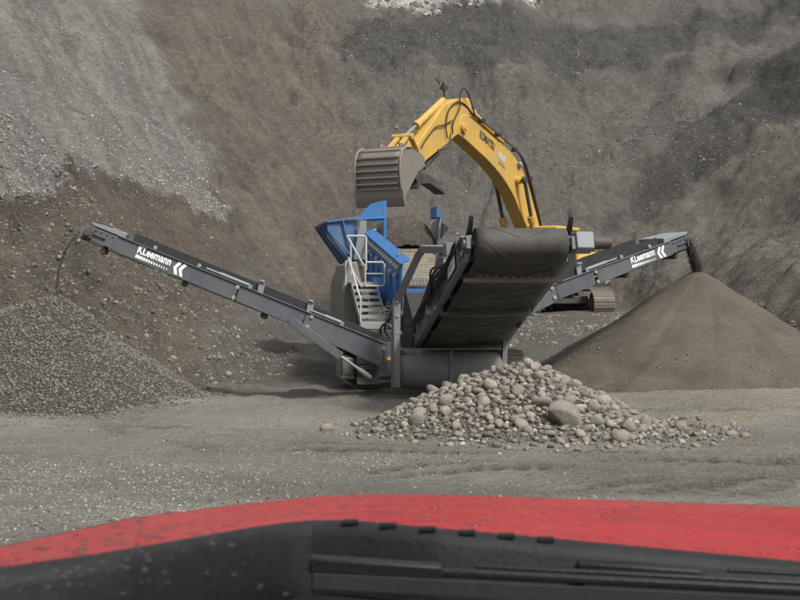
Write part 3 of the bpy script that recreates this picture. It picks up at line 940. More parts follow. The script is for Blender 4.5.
# raised chevrons on the belt round the drum and underneath
m = MB(TW)
def on_belt(s, b):
    # s: metres from the underside end of the drum, forward round it; negative runs back down the underside
    if s < 0: return (L + s, b, -RH - .009 + (-s / L) * (RH - .20) - 0.03 * math.sin(math.pi * (-s / L)))
    q = -math.pi / 2 + s / RH
    return (L + (RH + .009) * math.cos(q), b, (RH + .009) * math.sin(q))
for s0 in [-4.3 + .36 * k for k in range(15)]:
    for sg in (-1, 1):
        pth = [on_belt(min(s0 + .30 * u ** 1.3, RH * 3.1), sg * (.05 + .52 * u)) for u in [k / 8 for k in range(9)]]
        m.path(pth, .005, 5)
m.build('belt_cleats', M['belt'], wide)
m = MB(TW); m.tube((L, -.66, 0), (L, .66, 0), RH - .02, 28); m.tube((L, -.80, 0), (L, .80, 0), .05, 14); m.build('head_drum', M['dark_steel'], wide)
m = MB(TW); m.tube((0, -.66, 0), (0, .66, 0), .18, 24); m.tube((0, -.74, 0), (0, .74, 0), .045, 12); m.build('tail_drum', M['dark_steel'], wide)
# scraper bar with clamps, and a lower crossbar
m = MB(TW); m.bar((L - .55, -.74, -.36), (L - .55, .74, -.36), .05, .06)
for k in range(9): m.box((L - .56, -.50 + .125 * k, -.315), (.07, .06, .05))
m.build('belt_scraper', M['shoe'], wide, bevel=.004)
m = MB(TW); m.bar((L - 2.35, -.76, -.31), (L - 2.35, .76, -.31), .05, .05); m.bar((L - 2.35, -.74, -.31), (L - 2.35, -.74, -.1), .05, .05); m.bar((L - 2.35, .74, -.31), (L - 2.35, .74, -.1), .05, .05)
m.build('crossbar', M['slate'], wide, bevel=.004)
for s in (-1, 1):
    m = MB(TW); m.box((L - .02, s * .765, 0), (.22, .06, .20)); m.tube((L, s * .79, 0), (L, s * .84, 0), .075, 16)
    for da in (-.08, .08):
        for dc in (-.075, .075): m.tube((L + da, s * .79, dc), (L + da, s * .815, dc), .016, 8)
    m.build('bearing', M['slate'], wide, bevel=.006)
    m = MB(TW); m.prism([(L - .25, s * .70, .18), (L + .05, s * .70, .27), (L + .20, s * .70, .37), (L + .24, s * .70, .33), (L + .12, s * .70, .18), (L - .1, s * .70, .12)], (0, s * .05, 0)); m.build('rubber_flap', M['rubber'], wide)
    m = MB(TW)
    m.tube((L - .42, s * .755, .01), (L - .16, s * .755, .01), .018, 8); m.box((L - .46, s * .755, .01), (.07, .06, .07)); m.build('belt_tensioner', M['steel'], wide)
m = MB(TW); m.box((L + .0, .93, .03), (.26, .26, .26)); gb = m.build('drive_gearbox', M['slate_light'], wide, bevel=.02)
m = MB(TW); m.tube((L, 1.06, .03), (L, 1.32, .03), .095, 20); m.tube((L, 1.32, .03), (L, 1.345, .03), .065, 16); m.tube((L, 1.06, .03), (L, 1.09, .03), .12, 16)
m.build('hydraulic_motor', M['dark_steel'], gb, bevel=.005)
for a in [.3 + .42 * k for k in range(11)]:
    m = MB(TW); m.tube((a, -.735, .13), (a, -.765, .13), .022, 8); m.build('frame_bolt', M['galv'], wide)
m = MB(TW)
for k in range(4):
    m.hose([(L - 1.0 - .1 * k, -.86, .12), (L - 1.5, -.94 - .03 * k, -.02 + .05 * k), (L - 2.1, -.96, .10 - .04 * k), (L - 2.9, -.93 - .02 * k, -.02), (L - 3.6, -.98, -.12 + .04 * k), (L - 4.3, -1.02, .06)], .017, 7)
m.build('loose_hoses', M['rubber'], wide)
# left face of the frame: nameplate, sticker, openings
m = MB(TW); m.box((L - 1.05, -.808, .02), (.55, .004, .20)); m.build('nameplate', M['decal'], wide)
Tn = frame_matrix((0, 4.7, 1.00), (0, -math.cos(ph), math.sin(ph)), (1, 0, 0), (0, math.sin(ph), math.cos(ph)))
o_ = Tn @ Vector((L - .83, -.812, -.03))
ex = Vector((0, math.cos(ph), -math.sin(ph))); ny = Vector((0, math.sin(ph), math.cos(ph)))
fit_text('KLeemann', .40, .11, M['slate'], frame_matrix(o_, ex, ny, ex.cross(ny)), wide, 'lettering')
m = MB(TW); m.box((L - 2.7, -.745, .06), (.10, .012, .10)); m.build('orange_sticker', M['orange'], wide)
m = MB(TW); m.box((L - 2.9, -.745, -.04), (.10, .012, .07)); m.build('white_sticker', M['decal'], wide)
# hoses and linkage along the left flank
m = MB(TW)
for k in range(3):
    m.path([(L - .4 - u * 2.6, -.83 - .03 * math.sin(u * 9 + k), .10 + .05 * k + .04 * math.sin(u * 6 + k * 2)) for u in [j / 16 for j in range(17)]], .016, 7)
m.build('hoses', M['rubber'], wide)
m = MB(TW); m.bar((L - 1.9, -.86, .22), (L - 1.55, -.86, .40), .10, .14); m.box((L - 1.8, -.84, .20), (.3, .14, .12)); m.tube((L - 1.65, -.93, .32), (L - 1.65, -.78, .32), .05, 12)
m.build('folding_hinge', M['slate_light'], wide, bevel=.008)
m = MB(TW); m.tube((L - 3.3, -.88, .12), (L - 2.2, -.88, .26), .045, 14); m.tube((L - 2.2, -.88, .26), (L - 1.75, -.88, .31), .024, 10); m.build('folding_cylinder', M['dark_steel'], wide)

# --- tubular guard with curved front skirt
m = MB()
gp = [(-1.18, 4.05, .24), (-1.18, 4.05, 1.70), (-1.13, 3.93, 1.84), (-.91, 3.46, 2.46), (-.86, 3.25, 2.58), (-.83, .95, 2.50)]
for q0, q1 in zip(gp, gp[1:]): m.bar(q0, q1, .12, .11, (.3, 1, .1))
m.box((-.83, 1.0, 2.50), (.16, .24, .20))
m.bar((-1.13, 3.9, 1.9), (-1.1, 5.8, 1.35), .06, .09)
guard = m.build('guard_frame', M['slate_mid'], plant, bevel=.012)
m = MB()
prof = [(4.22 - .27 * math.sin(q), .545 - .33 * math.cos(q)) for q in [math.pi * (k / 18) * 1.02 for k in range(19)]]
def sx0(z): return -1.15
rows = [[(-1.15 + .06 * max(0, 1 - i / 1.0), y, z) if False else (x, y, z) for x in [-1.15 + 1.85 * k / 10 for k in range(11)]] for i, (y, z) in enumerate(prof)]
m.strip(rows)
sk = m.build('front_skirt', M['slate_mid'], plant)
so = sk.modifiers.new('thickness', 'SOLIDIFY'); so.thickness = .02
m = MB(); m.prism([(-1.24, 4.35, .20), (-1.24, 3.92, .24), (-1.24, 3.88, .55), (-1.24, 3.95, .95), (-1.24, 4.0, 1.75), (-1.24, 4.16, 1.75), (-1.24, 4.35, .95)], (.10, 0, 0))
cv = [(-1.14, 4.0, .84)] + [(-1.14 + .16 - .16 * math.cos(q), 4.0, 1.02 - .18 * math.sin(q)) for q in [math.pi / 2 * k / 6 for k in range(7)][::-1]] 
m.prism(cv, (0, .06, 0))
spl = m.build('skirt_end_plate', M['slate_mid'], plant, bevel=.008)
for z_ in (.34, .62, .90, 1.18, 1.46, 1.70):
    m = MB(); m.tube((-1.18, 3.99, z_), (-1.18, 3.955, z_), .024, 8); m.build('plate_bolt', M['galv'], spl)
m = MB(); m.bar((-.25, 3.935, .30), (-.25, 3.935, .86), .05, .012, (0, 1, 0)); m.bar((-1.12, 4.0, .885), (.68, 4.0, .885), .05, .03); m.build('skirt_rib', M['slate_mid'], sk, bevel=.004)
m = MB(); m.bar((.68, 4.05, .26), (.72, 4.0, 1.42), .09, .14, (0, 1, 0)); m.bar((.72, 4.0, 1.36), (.75, 3.0, 1.30), .07, .07); m.bar((.30, 4.1, .90), (.62, 4.1, .90), .03, .03); m.bar((.61, 4.1, .60), (.61, 4.1, .90), .03, .03)
m.build('right_leg', M['slate_mid'], plant, bevel=.006)

# --- chassis, tail bracket
m = MB()
for s in (-1, 1): m.box((s * .62, 8.8, .95), (.16, 8.6, .34))
for y in (4.8, 6.2, 8.2, 10.2, 12.4): m.box((0, y, .92), (1.2, .14, .24))
m.box((0, 6.6, 1.25), (1.2, 2.4, .3)); m.box((0, 5.6, 1.0), (1.5, .9, .7))
m.build('chassis', M['dark_steel'], plant, bevel=.01)
m = MB(); m.prism([(-1.46, 4.55, .24), (-1.15, 4.55, .24), (-1.15, 4.55, .98), (-1.28, 4.55, .98)], (0, .5, 0)); m.box((-1.33, 4.52, .30), (.22, .06, .05)); m.box((-1.33, 4.52, .40), (.22, .06, .03)); m.box((-1.6, 4.75, .30), (.36, .16, .12))
br = m.build('conveyor_bracket', M['slate'], plant, bevel=.008)
m = MB(); m.box((-1.235, 4.545, .70), (.10, .006, .06)); m.build('orange_sticker', M['orange'], br)

# --- crawlers
crawler(plant, 'crawler', (-1.40, 8.15, .0), 0, 4.0, .74, .42, .165, M['dark_steel'], M['shoe'])
crawler(plant, 'crawler', (1.40, 8.15, .0), 0, 4.0, .74, .42, .165, M['dark_steel'], M['shoe'])
m = MB(); m.box((-1.76, 7.0, .44), (.20, 1.2, .34)); m.box((-1.76, 6.395, .44), (.15, .02, .26)); m.box((-1.87, 7.0, .44), (.02, 1.0, .26)); m.box((-1.76, 7.0, .25), (.24, 1.3, .05))
m.build('side_locker', M['pale_panel'], plant, bevel=.012)

# --- side conveyors
def side_conveyor(name, base, head, flip):
    b_, h_ = Vector(base), Vector(head)
    e = (h_ - b_); Ls = e.length; e.normalize()
    hz = Vector((e.x, e.y, 0)).normalized()
    front = Vector((hz.y, -hz.x, 0)) if flip > 0 else Vector((-hz.y, hz.x, 0))
    n_ = Vector((-hz.x * e.z, -hz.y * e.z, math.hypot(e.x, e.y)))
    T = frame_matrix(b_, e, front, n_)
    m = MB(T)
    j = Ls * .53                                         # folding joint
    for s in (1, -1):
        b0 = s * .36
        m.prism([(0, b0, -.24), (.25, b0, -.26), (1.55, b0, -.19), (1.75, b0, -.15), (1.75, b0, .15), (0.0, b0, .17)], (0, s * .03, 0))
        m.prism([(1.765, b0, -.15), (j - .05, b0, -.14), (j - .02, b0, .14), (1.765, b0, .15)], (0, s * .026, 0))
        m.prism([(j + .01, b0, -.14), (Ls - .55, b0, -.12), (Ls - .48, b0, -.12), (Ls - .48, b0, .14), (j + .04, b0, .14)], (0, s * .03, 0))
        m.box((Ls / 2 - .1, s * (.36 + .045 * .5), .15), (Ls - .8, .07, .018)); 
        m.prism([(Ls - .5, b0, -.10), (Ls + .10, b0, -.10), (Ls + .16, b0, .02), (Ls + .06, b0, .13), (Ls - .5, b0, .13)], (0, s * .015, 0))
    for a in [.4 + .7 * k for k in range(int((Ls - .6) / .7))]: m.bar((a, -.36, -.05), (a, .36, -.05), .06, .05)
    cv_ = m.build(name, M['slate'], plant, bevel=.006)
    belt_loop(T, Ls, .11, .13, .30, M['rubber'], 'belt', cv_, 6, 0.06)
    m = MB(T)
    for s in (1, -1): m.prism([(.1, s * .31, .13), (Ls - .75, s * .31, .13), (Ls - .75, s * .31, .30), (1.9, s * .31, .30), (.1, s * .31, .25)], (0, s * .014, 0))
    m.build('rubber_skirting', M['rubber'], cv_)
    m = MB(T); m.tube((Ls, -.32, 0), (Ls, .32, 0), .115, 20); m.tube((Ls, -.44, 0), (Ls, .44, 0), .03, 10); m.build('head_drum', M['dark_steel'], cv_)
    m = MB(T); m.prism([(Ls - .62, .37, .15), (Ls - .05, .37, .15), (Ls + .02, .37, .20), (Ls - .62, .37, .25)], (0, -.74, 0)); m.build('head_cover', M['slate_light'], cv_, bevel=.01)
    for s in (1, -1):
        m = MB(T); m.box((Ls - .02, s * .40, 0), (.16, .05, .14)); m.tube((Ls, s * .41, 0), (Ls, s * .46, 0), .05, 12); m.tube((Ls - .32, s * .40, .02), (Ls - .10, s * .40, .02), .014, 8)
        for q in range(5): m.tube((Ls - .42 + .1 * q, s * .37, .095), (Ls - .42 + .1 * q, s * .395, .095), .014, 7)
        m.build('bearing', M['dark_steel'], cv_, bevel=.004)
    rl = MB(T)
    m0 = None
    for a in (Ls - .35, Ls * .68, Ls * .42, Ls * .2):
        m = MB(T); m.tube((a, -.30, -.19), (a, .30, -.19), .055, 14); m.box((a, .31, -.15), (.05, .02, .14)); m.box((a, -.31, -.15), (.05, .02, .14)); m.build('return_roller', M['dark_steel'], cv_)
    for a in (Ls * .46, Ls * .30):
        m = MB(T); m.prism([(a - .05, .38, .12), (a + .05, .38, .12), (a + .10, .38, .36), (a + .02, .38, .38), (a - .03, .38, .28)], (0, -.03, 0)); m.box((a + .05, .375, .35), (.10, .09, .025)); m.build('skirt_bracket', M['slate_light'], cv_, bevel=.004)
    for a0, a1 in ((Ls * .50, Ls * .62), (Ls * .20, Ls * .28)):
        m = MB(T); m.tube((a0, .385, .20), (a1 - .15, .385, .20), .032, 12); m.tube((a1 - .15, .385, .20), (a1 + .1, .385, .20), .018, 8); m.box((a0 - .03, .385, .19), (.06, .05, .07)); m.build('folding_cylinder', M['slate_light'], cv_)
    m0 = MB(T)
    m0.tube((0, .39, 0), (0, .41, 0), .032, 10)
    for a, c in ((1.65, .10), (1.66, -.08), (j, .10), (j, -.09), (Ls * .66, .20), (Ls * .8, .2), (.25, .06)):
        m = MB(T); m.tube((a, .38, c), (a, .415, c), .034, 12); m.build('pivot_bolt', M['galv'], cv_)
    # maker's lettering with hatched bar and two arrowheads
    lx = e if flip > 0 else -e
    a0 = Ls * .70 if flip > 0 else Ls * .845
    org = T @ Vector((a0, .392, .0))
    TT = frame_matrix(org, lx, n_, lx.cross(n_))
    fit_text('KLeemann', .60, .145, M['decal'], TT, cv_, 'lettering', .004, .03)
    m = MB(TT)
    for k in range(13):
        w = .052 - .0028 * k; x0 = .047 * k
        hh = .06 - .0025 * k
        m.prism([(x0, -.085, .003), (x0 + w * .8, -.085, .003), (x0 + w * .8, -.085 + hh, .003), (x0, -.085 + hh, .003)], (0, 0, .002))
    for k in range(2):
        x0 = .66 + .095 * k
        m.prism([(x0 + .055, -.10, .003), (x0 + .115, -.10, .003), (x0 + .06, .01, .003), (x0 + .115, .12, .003), (x0 + .055, .12, .003), (x0, .01, .003)], (0, 0, .002))
    m.build('arrow_marks', M['decal'], cv_, smooth=False)
    return cv_, T, Ls

lc, TL, LL = side_conveyor('side_conveyor', (-1.10, 5.0, 0.72), (-6.40, 5.0, 2.87), -1)
lc['label'] = 'long left conveyor throwing gravel'
rcv, TR, LR = side_conveyor('side_conveyor', (.25, 4.95, 1.36), (4.80, 6.70, 2.84), 1)
rcv['label'] = 'right conveyor swung back over the sand heap'
# strut under the left conveyor
m = MB(); pa = TL @ Vector((1.95, .40, -.10)); pb = Vector((-1.55, 4.62, .36))
pm = pa.lerp(pb, .62)
m.bar(pa, pm, .06, .15); m.tube(pa + Vector((0, -.02, 0)), pa + Vector((0, .06, 0)), .06, 12)
st_ = m.build('support_strut', M['slate'], lc, bevel=.008)
m = MB(); m.tube(pm, pb, .028, 12); m.tube(pm.lerp(pb, .6), pb, .045, 12); m.build('strut_rod', M['galv'], lc)

# --- screen box
def yz(y, t_): # along the deck: y, height above the bottom edge 0..1
    u = (y - 6.2) / 5.3
    lo = 1.52 + .62 * u; hi = 2.42 + .78 * u
    return lo + (hi - lo) * t_
for s in (-1, 1):
    m = MB()
    m.prism([(s * .78, 6.2, yz(6.2, 0)), (s * .78, 7.4, yz(7.4, -.08)), (s * .78, 10.4, yz(10.4, -.06)), (s * .78, 11.5, yz(11.5, .1)), (s * .78, 11.5, yz(11.5, 1 if s < 0 else .7)), (s * .78, 6.2, yz(6.2, 1 if s < 0 else .7))], (s * -.03, 0, 0))
    for y in (6.6, 7.5, 8.4, 9.3, 10.2, 11.1): m.bar((s * .80, y, yz(y, .02)), (s * .80, y, yz(y, .72)), .05, .05, (0, 1, 0))
    side = m.build('screen_side', M['blue'], plant, bevel=.006)
    if s < 0:
        m = MB(); m.prism([(s * .82, 6.1, yz(6.1, .96)), (s * .82, 11.55, yz(11.55, .96)), (s * .62, 11.55, yz(11.55, 1.06)), (s * .62, 6.1, yz(6.1, 1.06))], (0, 0, .03)); m.build('top_cover', M['blue'], side, bevel=.006)
    bm_ = MB(); bm_.tube((0, 0, 0), (s * .05, 0, 0), .062, 12); bm_.tube((s * .05, 0, 0), (s * .08, 0, 0), .03, 8)
    bme = bm_.mesh('side_bolt'); bme.materials.append(M['white_rail'])
    for k in range(15):
        y = 6.45 + .345 * k
        if s > 0: break
        link_mesh('side_bolt', bme, side, (s * .78, y, yz(y, .86)))
        if k % 2: link_mesh('side_bolt', bme, side, (s * .78, y, yz(y, .64)))
    m = MB(); m.tube((s * .74, 8.6, 1.86), (s * 1.02, 8.6, 1.86), .30, 28); m.tube((s * 1.02, 8.6, 1.86), (s * 1.06, 8.6, 1.86), .20, 24); m.build('exciter_cover', M['blue'], side, bevel=.012)
    for y in (6.9, 10.9):
        sp = MB(); sp.path([(s * .9 + .075 * math.cos(q), y + .075 * math.sin(q), 1.25 + q * .011) for q in [k * .5 for k in range(80)]], .014, 6); sp.build('spring', M['dark_steel'], side)
m = MB()
for k in range(23): 
    x = -.72 + 1.44 * k / 22; m.bar((x, 6.15, 1.98), (x, 6.9, 2.66), .014, .014)
for k in range(15):
    u = k / 14; m.bar((-.73, 6.15 + .75 * u, 1.98 + .68 * u + .014), (.73, 6.15 + .75 * u, 1.98 + .68 * u + .014), .014, .014)
m.bar((-.74, 6.9, 2.67), (.74, 6.9, 2.67), .05, .05)
mw = m.build('screen_mesh', M['mesh_wire'], plant, smooth=False); mw['kind'] = 'stuff'
for y in (7.3, 8.6, 9.9, 11.2):
    m = MB(); m.tube((-.76, y, yz(y, .45)), (.76, y, yz(y, .45)), .06, 12); m.build('deck_tube', M['blue_dusty'], plant)
m = MB(); m.bar((-.75, 6.12, yz(6.12, .40)), (.75, 6.12, yz(6.12, .40)), .06, .12); m.build('deck_end_beam', M['blue_dusty'], plant)
m = MB(); m.prism([(-.74, 6.9, 2.0), (-.74, 11.4, 2.72), (.74, 11.4, 2.72), (.74, 6.9, 2.0)], (0, 0, .02)); m.build('rubber_deck', M['mesh_wire'], plant)
m = MB(); m.prism([(-.74, 6.05, 1.95), (-.74, 5.0, 1.35), (-.74, 5.0, 1.05), (-.74, 6.3, 1.3)], (.03, 0, 0)); m.prism([(.71, 6.05, 1.95), (.71, 5.0, 1.35), (.71, 5.0, 1.05), (.71, 6.3, 1.3)], (.03, 0, 0)); m.prism([(-.71, 6.05, 1.85), (-.71, 5.0, 1.10), (-.71, 5.0, 1.07), (-.71, 6.05, 1.8)], (1.42, 0, 0))
m.build('discharge_chute', M['rubber'], plant)

# --- feed hopper
m = MB()
m.prism([(-1.60, 12.15, 3.46), (-1.62, 12.15, 3.12), (-1.20, 12.2, 2.62), (-.92, 12.2, 2.50), (-.92, 12.2, 3.56)], (0, .04, 0))
m.prism([(-.92, 12.2, 2.5), (-1.60, 12.15, 3.46), (-1.60, 15.2, 3.46), (-.92, 15.2, 2.5)], (-.03, 0, -.03))
for y in (12.9, 13.8, 14.7): m.bar((-.97, y, 2.5), (-1.66, y, 3.44), .06, .05)
m.bar((-1.62, 12.12, 3.47), (-.92, 12.12, 3.57), .05, .05); m.bar((-1.62, 12.12, 3.47), (-1.62, 15.2, 3.47), .06, .06)
m.bar((-1.60, 12.10, 3.30), (-1.0, 12.10, 2.62), .05, .04); m.bar((-1.25, 12.12, 3.5), (-1.0, 12.12, 2.58), .05, .03)
hop = m.build('feed_hopper', M['blue_dusty'], plant, bevel=.006)
m = MB(); m.prism([(-.94, 12.14, 3.54), (-.60, 12.12, 3.90), (-.28, 12.10, 3.97), (-.26, 12.10, 3.60), (-.34, 12.12, 3.46)], (0, .035, 0)); m.bar((-.27, 12.12, 3.97), (-.27, 12.12, 3.10), .07, .05, (0, 1, 0)); m.bar((-.94, 12.11, 3.53), (-.28, 12.09, 3.58), .03, .04)
m.build('hopper_wing', M['blue'], hop, bevel=.006)
m = MB(); m.prism([(.96, 12.2, 2.9), (1.04, 12.2, 3.62), (1.38, 15.2, 3.62), (1.0, 15.2, 2.5), (.92, 12.2, 2.5)], (.035, 0, 0)); m.build('hopper_side', M['slate_light'], hop, bevel=.006)
m = MB(); m.prism([(.94, 12.12, 3.60), (.96, 12.12, 3.86), (1.06, 12.12, 3.60)], (0, .9, 0)); m.build('hopper_tip', M['blue'], hop)
m = MB(); m.prism([(1.04, 12.0, 3.1), (1.22, 12.0, 3.34), (1.08, 12.0, 3.46)], (0, .2, 0)); m.build('wing_bracket', M['rubber'], hop)
m = MB()
for x in (-.85, .9):
    for y in (12.4, 14.8): m.bar((x, y, 1.1), (x, y, 2.6), .10, .10, (0, 1, 0))
m.box((0, 13.7, 1.9), (1.4, 2.8, .12)); m.box((0, 12.2, 2.2), (1.7, .05, .5))
m.build('hopper_frame', M['dark_steel'], hop, bevel=.006)
m = MB(); m.prism([(-1.02, 12.0, 2.6), (-.72, 12.0, 2.6), (-.72, 12.0, 3.5), (-.86, 12.0, 3.5)], (0, .08, 0)); m.hose([(-.5, 12.0, 3.3), (-.62, 11.9, 3.22), (-.7, 11.85, 3.0), (-.72, 11.8, 2.7)], .03, 8); m.build('rear_panel', M['slate_light'], hop, bevel=.006)

# earth lying in the hopper
def load_h(x, y):
    u, v = (x - .32) / .78, (y - 13.7) / 1.5
    return 2.55 + 1.12 * np.clip(1 - np.abs(u) ** 3.2, 0, 1) ** .6 * np.clip(1 - np.abs(v) ** 4, 0, 1) ** .5 + .10 * fbm(x / .35, y / .35, 501, 4, .6)
lx_, ly_ = np.meshgrid(np.linspace(-.46, 1.02, 60), np.linspace(12.25, 15.15, 90))
lz_ = load_h(lx_, ly_)
ii_ = (np.arange(89)[:, None] * 60 + np.arange(59)[None, :]).ravel()
M['load'] = ground_mat('dug_earth', base=(0.085, 0.074, 0.062), cell=14.0, bump=0.8)
ld = bpy.data.objects.new('earth_load', np_mesh('earth_load', np.stack([lx_.ravel(), ly_.ravel(), lz_.ravel()], 1), np.stack([ii_, ii_ + 1, ii_ + 61, ii_ + 60], 1), M['load'], smooth=True))
col.objects.link(ld); ld.location = plant.location; ld.rotation_euler = plant.rotation_euler
tag(ld, 'dark rounded heap of earth lying in the blue feed hopper', 'earth heap')

# --- engine canopy, stair, rails
m = MB(); m.prism([(-1.58, 8.9, .85), (-1.28, 8.9, .85), (-1.20, 8.9, 2.05), (-1.30, 8.9, 2.50), (-1.46, 8.9, 2.46), (-1.60, 8.9, 2.0)], (0, 2.6, 0)); can = m.build('engine_canopy', M['pale_panel'], plant, bevel=.03)
m = MB(); m.box((-1.42, 8.885, 1.2), (.22, .02, .5)); m.box((-1.42, 8.87, 1.2), (.03, .02, .12)); m.build('canopy_door', M['pale_panel'], can, bevel=.008)
m = MB()
m.prism([(-1.50, 6.55, 1.16), (-1.50, 6.55, 1.28), (-1.50, 8.3, 2.10), (-1.50, 8.3, 1.92)], (.02, 0, 0)); m.prism([(-1.0, 6.55, 1.16), (-1.0, 6.55, 1.28), (-1.0, 8.3, 2.10), (-1.0, 8.3, 1.92)], (.02, 0, 0))
m.box((-1.25, 6.54, 1.22), (.52, .03, .12)); m.box((-1.25, 8.6, 2.04), (.52, .7, .04))
for x in (-1.45, -1.03): m.bar((x, 6.6, .7), (x, 6.6, 1.2), .06, .06, (0, 1, 0))
stair = m.build('stair', M['galv'], plant, bevel=.004)
tr = MB(); tr.box((0, 0, 0), (.48, .26, .03)); tr.box((0, -.125, -.02), (.48, .012, .06)); tme = tr.mesh('tread', False); tme.materials.append(M['galv'])
for k in range(7): link_mesh('tread', tme, stair, (-1.24, 6.68 + .26 * k, 1.28 + .125 * k))
m = MB()
m.path([(-1.24, 8.25, 2.40), (-1.27, 8.25, 2.45), (-1.56, 8.25, 2.96), (-1.58, 8.25, 2.99), (-1.54, 8.25, 2.995), (-1.22, 8.25, 2.99), (-1.19, 8.25, 2.97), (-1.19, 8.25, 2.3)], .021, 8)
m.path([(-1.62, 8.1, 2.0), (-1.62, 8.1, 2.48), (-1.60, 8.1, 2.50), (-1.30, 8.1, 1.96)], .019, 8); m.path([(-1.5, 8.25, 2.86), (-1.5, 8.25, 2.2)], .016, 8)
m.path([(-1.50, 6.6, 1.30), (-1.50, 6.6, 1.75), (-1.52, 6.75, 1.85), (-1.55, 8.2, 2.55)], .019, 8)
m.path([(-1.31, 7.4, 1.98), (-1.31, 7.4, 2.40), (-1.28, 7.4, 2.445), (-.97, 7.4, 2.445), (-.93, 7.4, 2.40), (-.93, 7.4, 2.02), (-.97, 7.4, 1.98), (-1.31, 7.4, 1.98)], .019, 8); m.path([(-1.31, 7.4, 2.22), (-.93, 7.4, 2.22)], .012, 6)
m.build('handrail', M['white_rail'], stair)
m = MB(); m.box((-1.22, 5.9, 1.02), (.5, .5, .28)); m.tube((-1.32, 5.6, .95), (-1.32, 5.6, 1.12), .10, 14); m.hose([(-1.0, 5.6, .9), (-1.2, 5.4, 1.2), (-1.1, 5.2, 1.4), (-.95, 5.0, 1.1)], .025, 8); m.hose([(-1.1, 5.7, .9), (-1.3, 5.3, 1.15), (-1.2, 5.1, 1.3), (-1.0, 4.9, 1.0)], .02, 8)
m.build('valve_block', M['dark_steel'], plant, bevel=.01)

# falling material
PW = Matrix.Translation(plant.location) @ Matrix.Rotation(R(8.5), 4, 'Z')
hd = PW @ (TR @ Vector((LR + .14, 0, -.02)))
sap = Vector((SAND[0], SAND[1], SAND[2]))
stream('falling_sand', [hd + (sap - hd) * u + Vector((0.0, 0, .14 * math.sin(math.pi * u) * (1 - .2 * u) + .06 * (1 - u))) for u in [k / 8 for k in range(9)]],
       .10, 22000, .004, .011, np.array([(0.07, 0.06, 0.048), (0.10, 0.085, 0.07), (0.06, 0.052, 0.043)]), 'dark stream of sand falling from the right conveyor', 'sand')
hd = PW @ (TL @ Vector((LL + .16, 0, 0)))
sap = Vector((GRAV[0] - .02, GRAV[1], GRAV[2] + .02))
stream('falling_gravel', [hd + (sap - hd) * u + Vector((-.22 * math.sin(math.pi * u) * .5, 0, .30 * u * (1 - u))) for u in [k / 8 for k in range(9)]],
       .035, 1800, .004, .010, np.array([(0.15, 0.13, 0.10), (0.10, 0.085, 0.07), (0.19, 0.165, 0.13)]), 'thin trickle of gravel falling from the left conveyor', 'gravel')
# ------------------------------------------------------------------ excavator (local: X forward, Y its left, Z up)
M['yellow'] = paint('yellow_paint', (0.56, 0.335, 0.055), 0.45, 0.55, (0.29, 0.225, 0.135), wear=0.45)
M['bucket'] = paint('worn_bucket_steel', (0.215, 0.195, 0.168), 0.5, 0.5, (0.22, 0.195, 0.165), metal=0.25, wear=.4)
M['glass_dark'] = plain('cab_glass', (0.03, 0.035, 0.04), 0.08, 0, .1, 3)
EX = (4.85, 45.2)
ez = 0.97
dig = empty('excavator', (EX[0], EX[1], ez), math.atan2(-.859, -.512))
tag(dig, 'yellow crawler excavator reaching its bucket over the hopper', 'excavator')
und = R(15) - math.atan2(-.859, -.512)
cu_, su_ = math.cos(und), math.sin(und)
for s in (-1, 1):
    # lateral offset is along the crawler's own X
    crawler(dig, 'crawler', (s * 1.28 * cu_, s * 1.28 * su_, -.04), und, 4.5, 1.02, .74, .20, M['dark_steel'], M['shoe'])
m = MB(Matrix.Rotation(und, 4, 'Z')); m.box((0, 0, .66), (2.0, 1.4, .36)); m.tube((0, 0, .80), (0, 0, 1.05), .62, 24); m.box((0, 1.1, .6), (2.2, .4, .25)); m.box((0, -1.1, .6), (2.2, .4, .25))
m.build('undercarriage', M['dark_steel'], dig, bevel=.02)
# house
m = MB(); m.box((-.5, 0, 1.14), (4.6, 2.7, .16)); m.build('turntable_deck', M['dark_steel'], dig, bevel=.02)
m = MB()
m.prism([(-2.2, 1.36, 1.22), (.20, 1.36, 1.22), (.20, 1.36, 1.86), (.0, 1.36, 2.08), (-1.2, 1.36, 2.22), (-2.2, 1.36, 2.22)], (0, -2.72, 0))
m.box((1.0, -.95, 1.55), (1.6, .82, .68))
house = m.build('engine_house', M['yellow'], dig, bevel=.05)
m = MB(); m.prism([(-2.2, 1.38, 1.14), (-2.2, 1.38, 2.18), (-2.7, 1.2, 2.18), (-3.05, .8, 2.0), (-3.05, .8, 1.25), (-2.7, 1.2, 1.14)], (0, -.02, 0))
m = MB()
prof = [(-2.22, 1.38), (-2.7, 1.30), (-3.02, .95), (-3.12, 0), (-3.02, -.95), (-2.7, -1.30), (-2.22, -1.38)]
m.prism([(x, y, 1.10) for x, y in prof], (0, 0, 1.08)); m.build('counterweight', M['yellow'], house, bevel=.06)
m = MB()
for k in range(8): m.box((-1.5 + .10 * k, 1.37, 1.75), (.045, .02, .45))
m.build('louvres', M['dark_steel'], house)
m = MB(); m.tube((-1.4, -.5, 2.2), (-1.4, -.5, 2.55), .06, 14); m.path([(-1.4, -.5, 2.5), (-1.4, -.5, 2.62), (-1.5, -.5, 2.7)], .055, 12); m.build('exhaust', M['dark_steel'], house)
m = MB(); m.path([(-2.0, 1.2, 2.2), (-2.0, 1.2, 2.42), (.0, 1.2, 2.42), (.05, 1.2, 2.1)], .02, 8); m.build('handrail', M['dark_steel'], house)
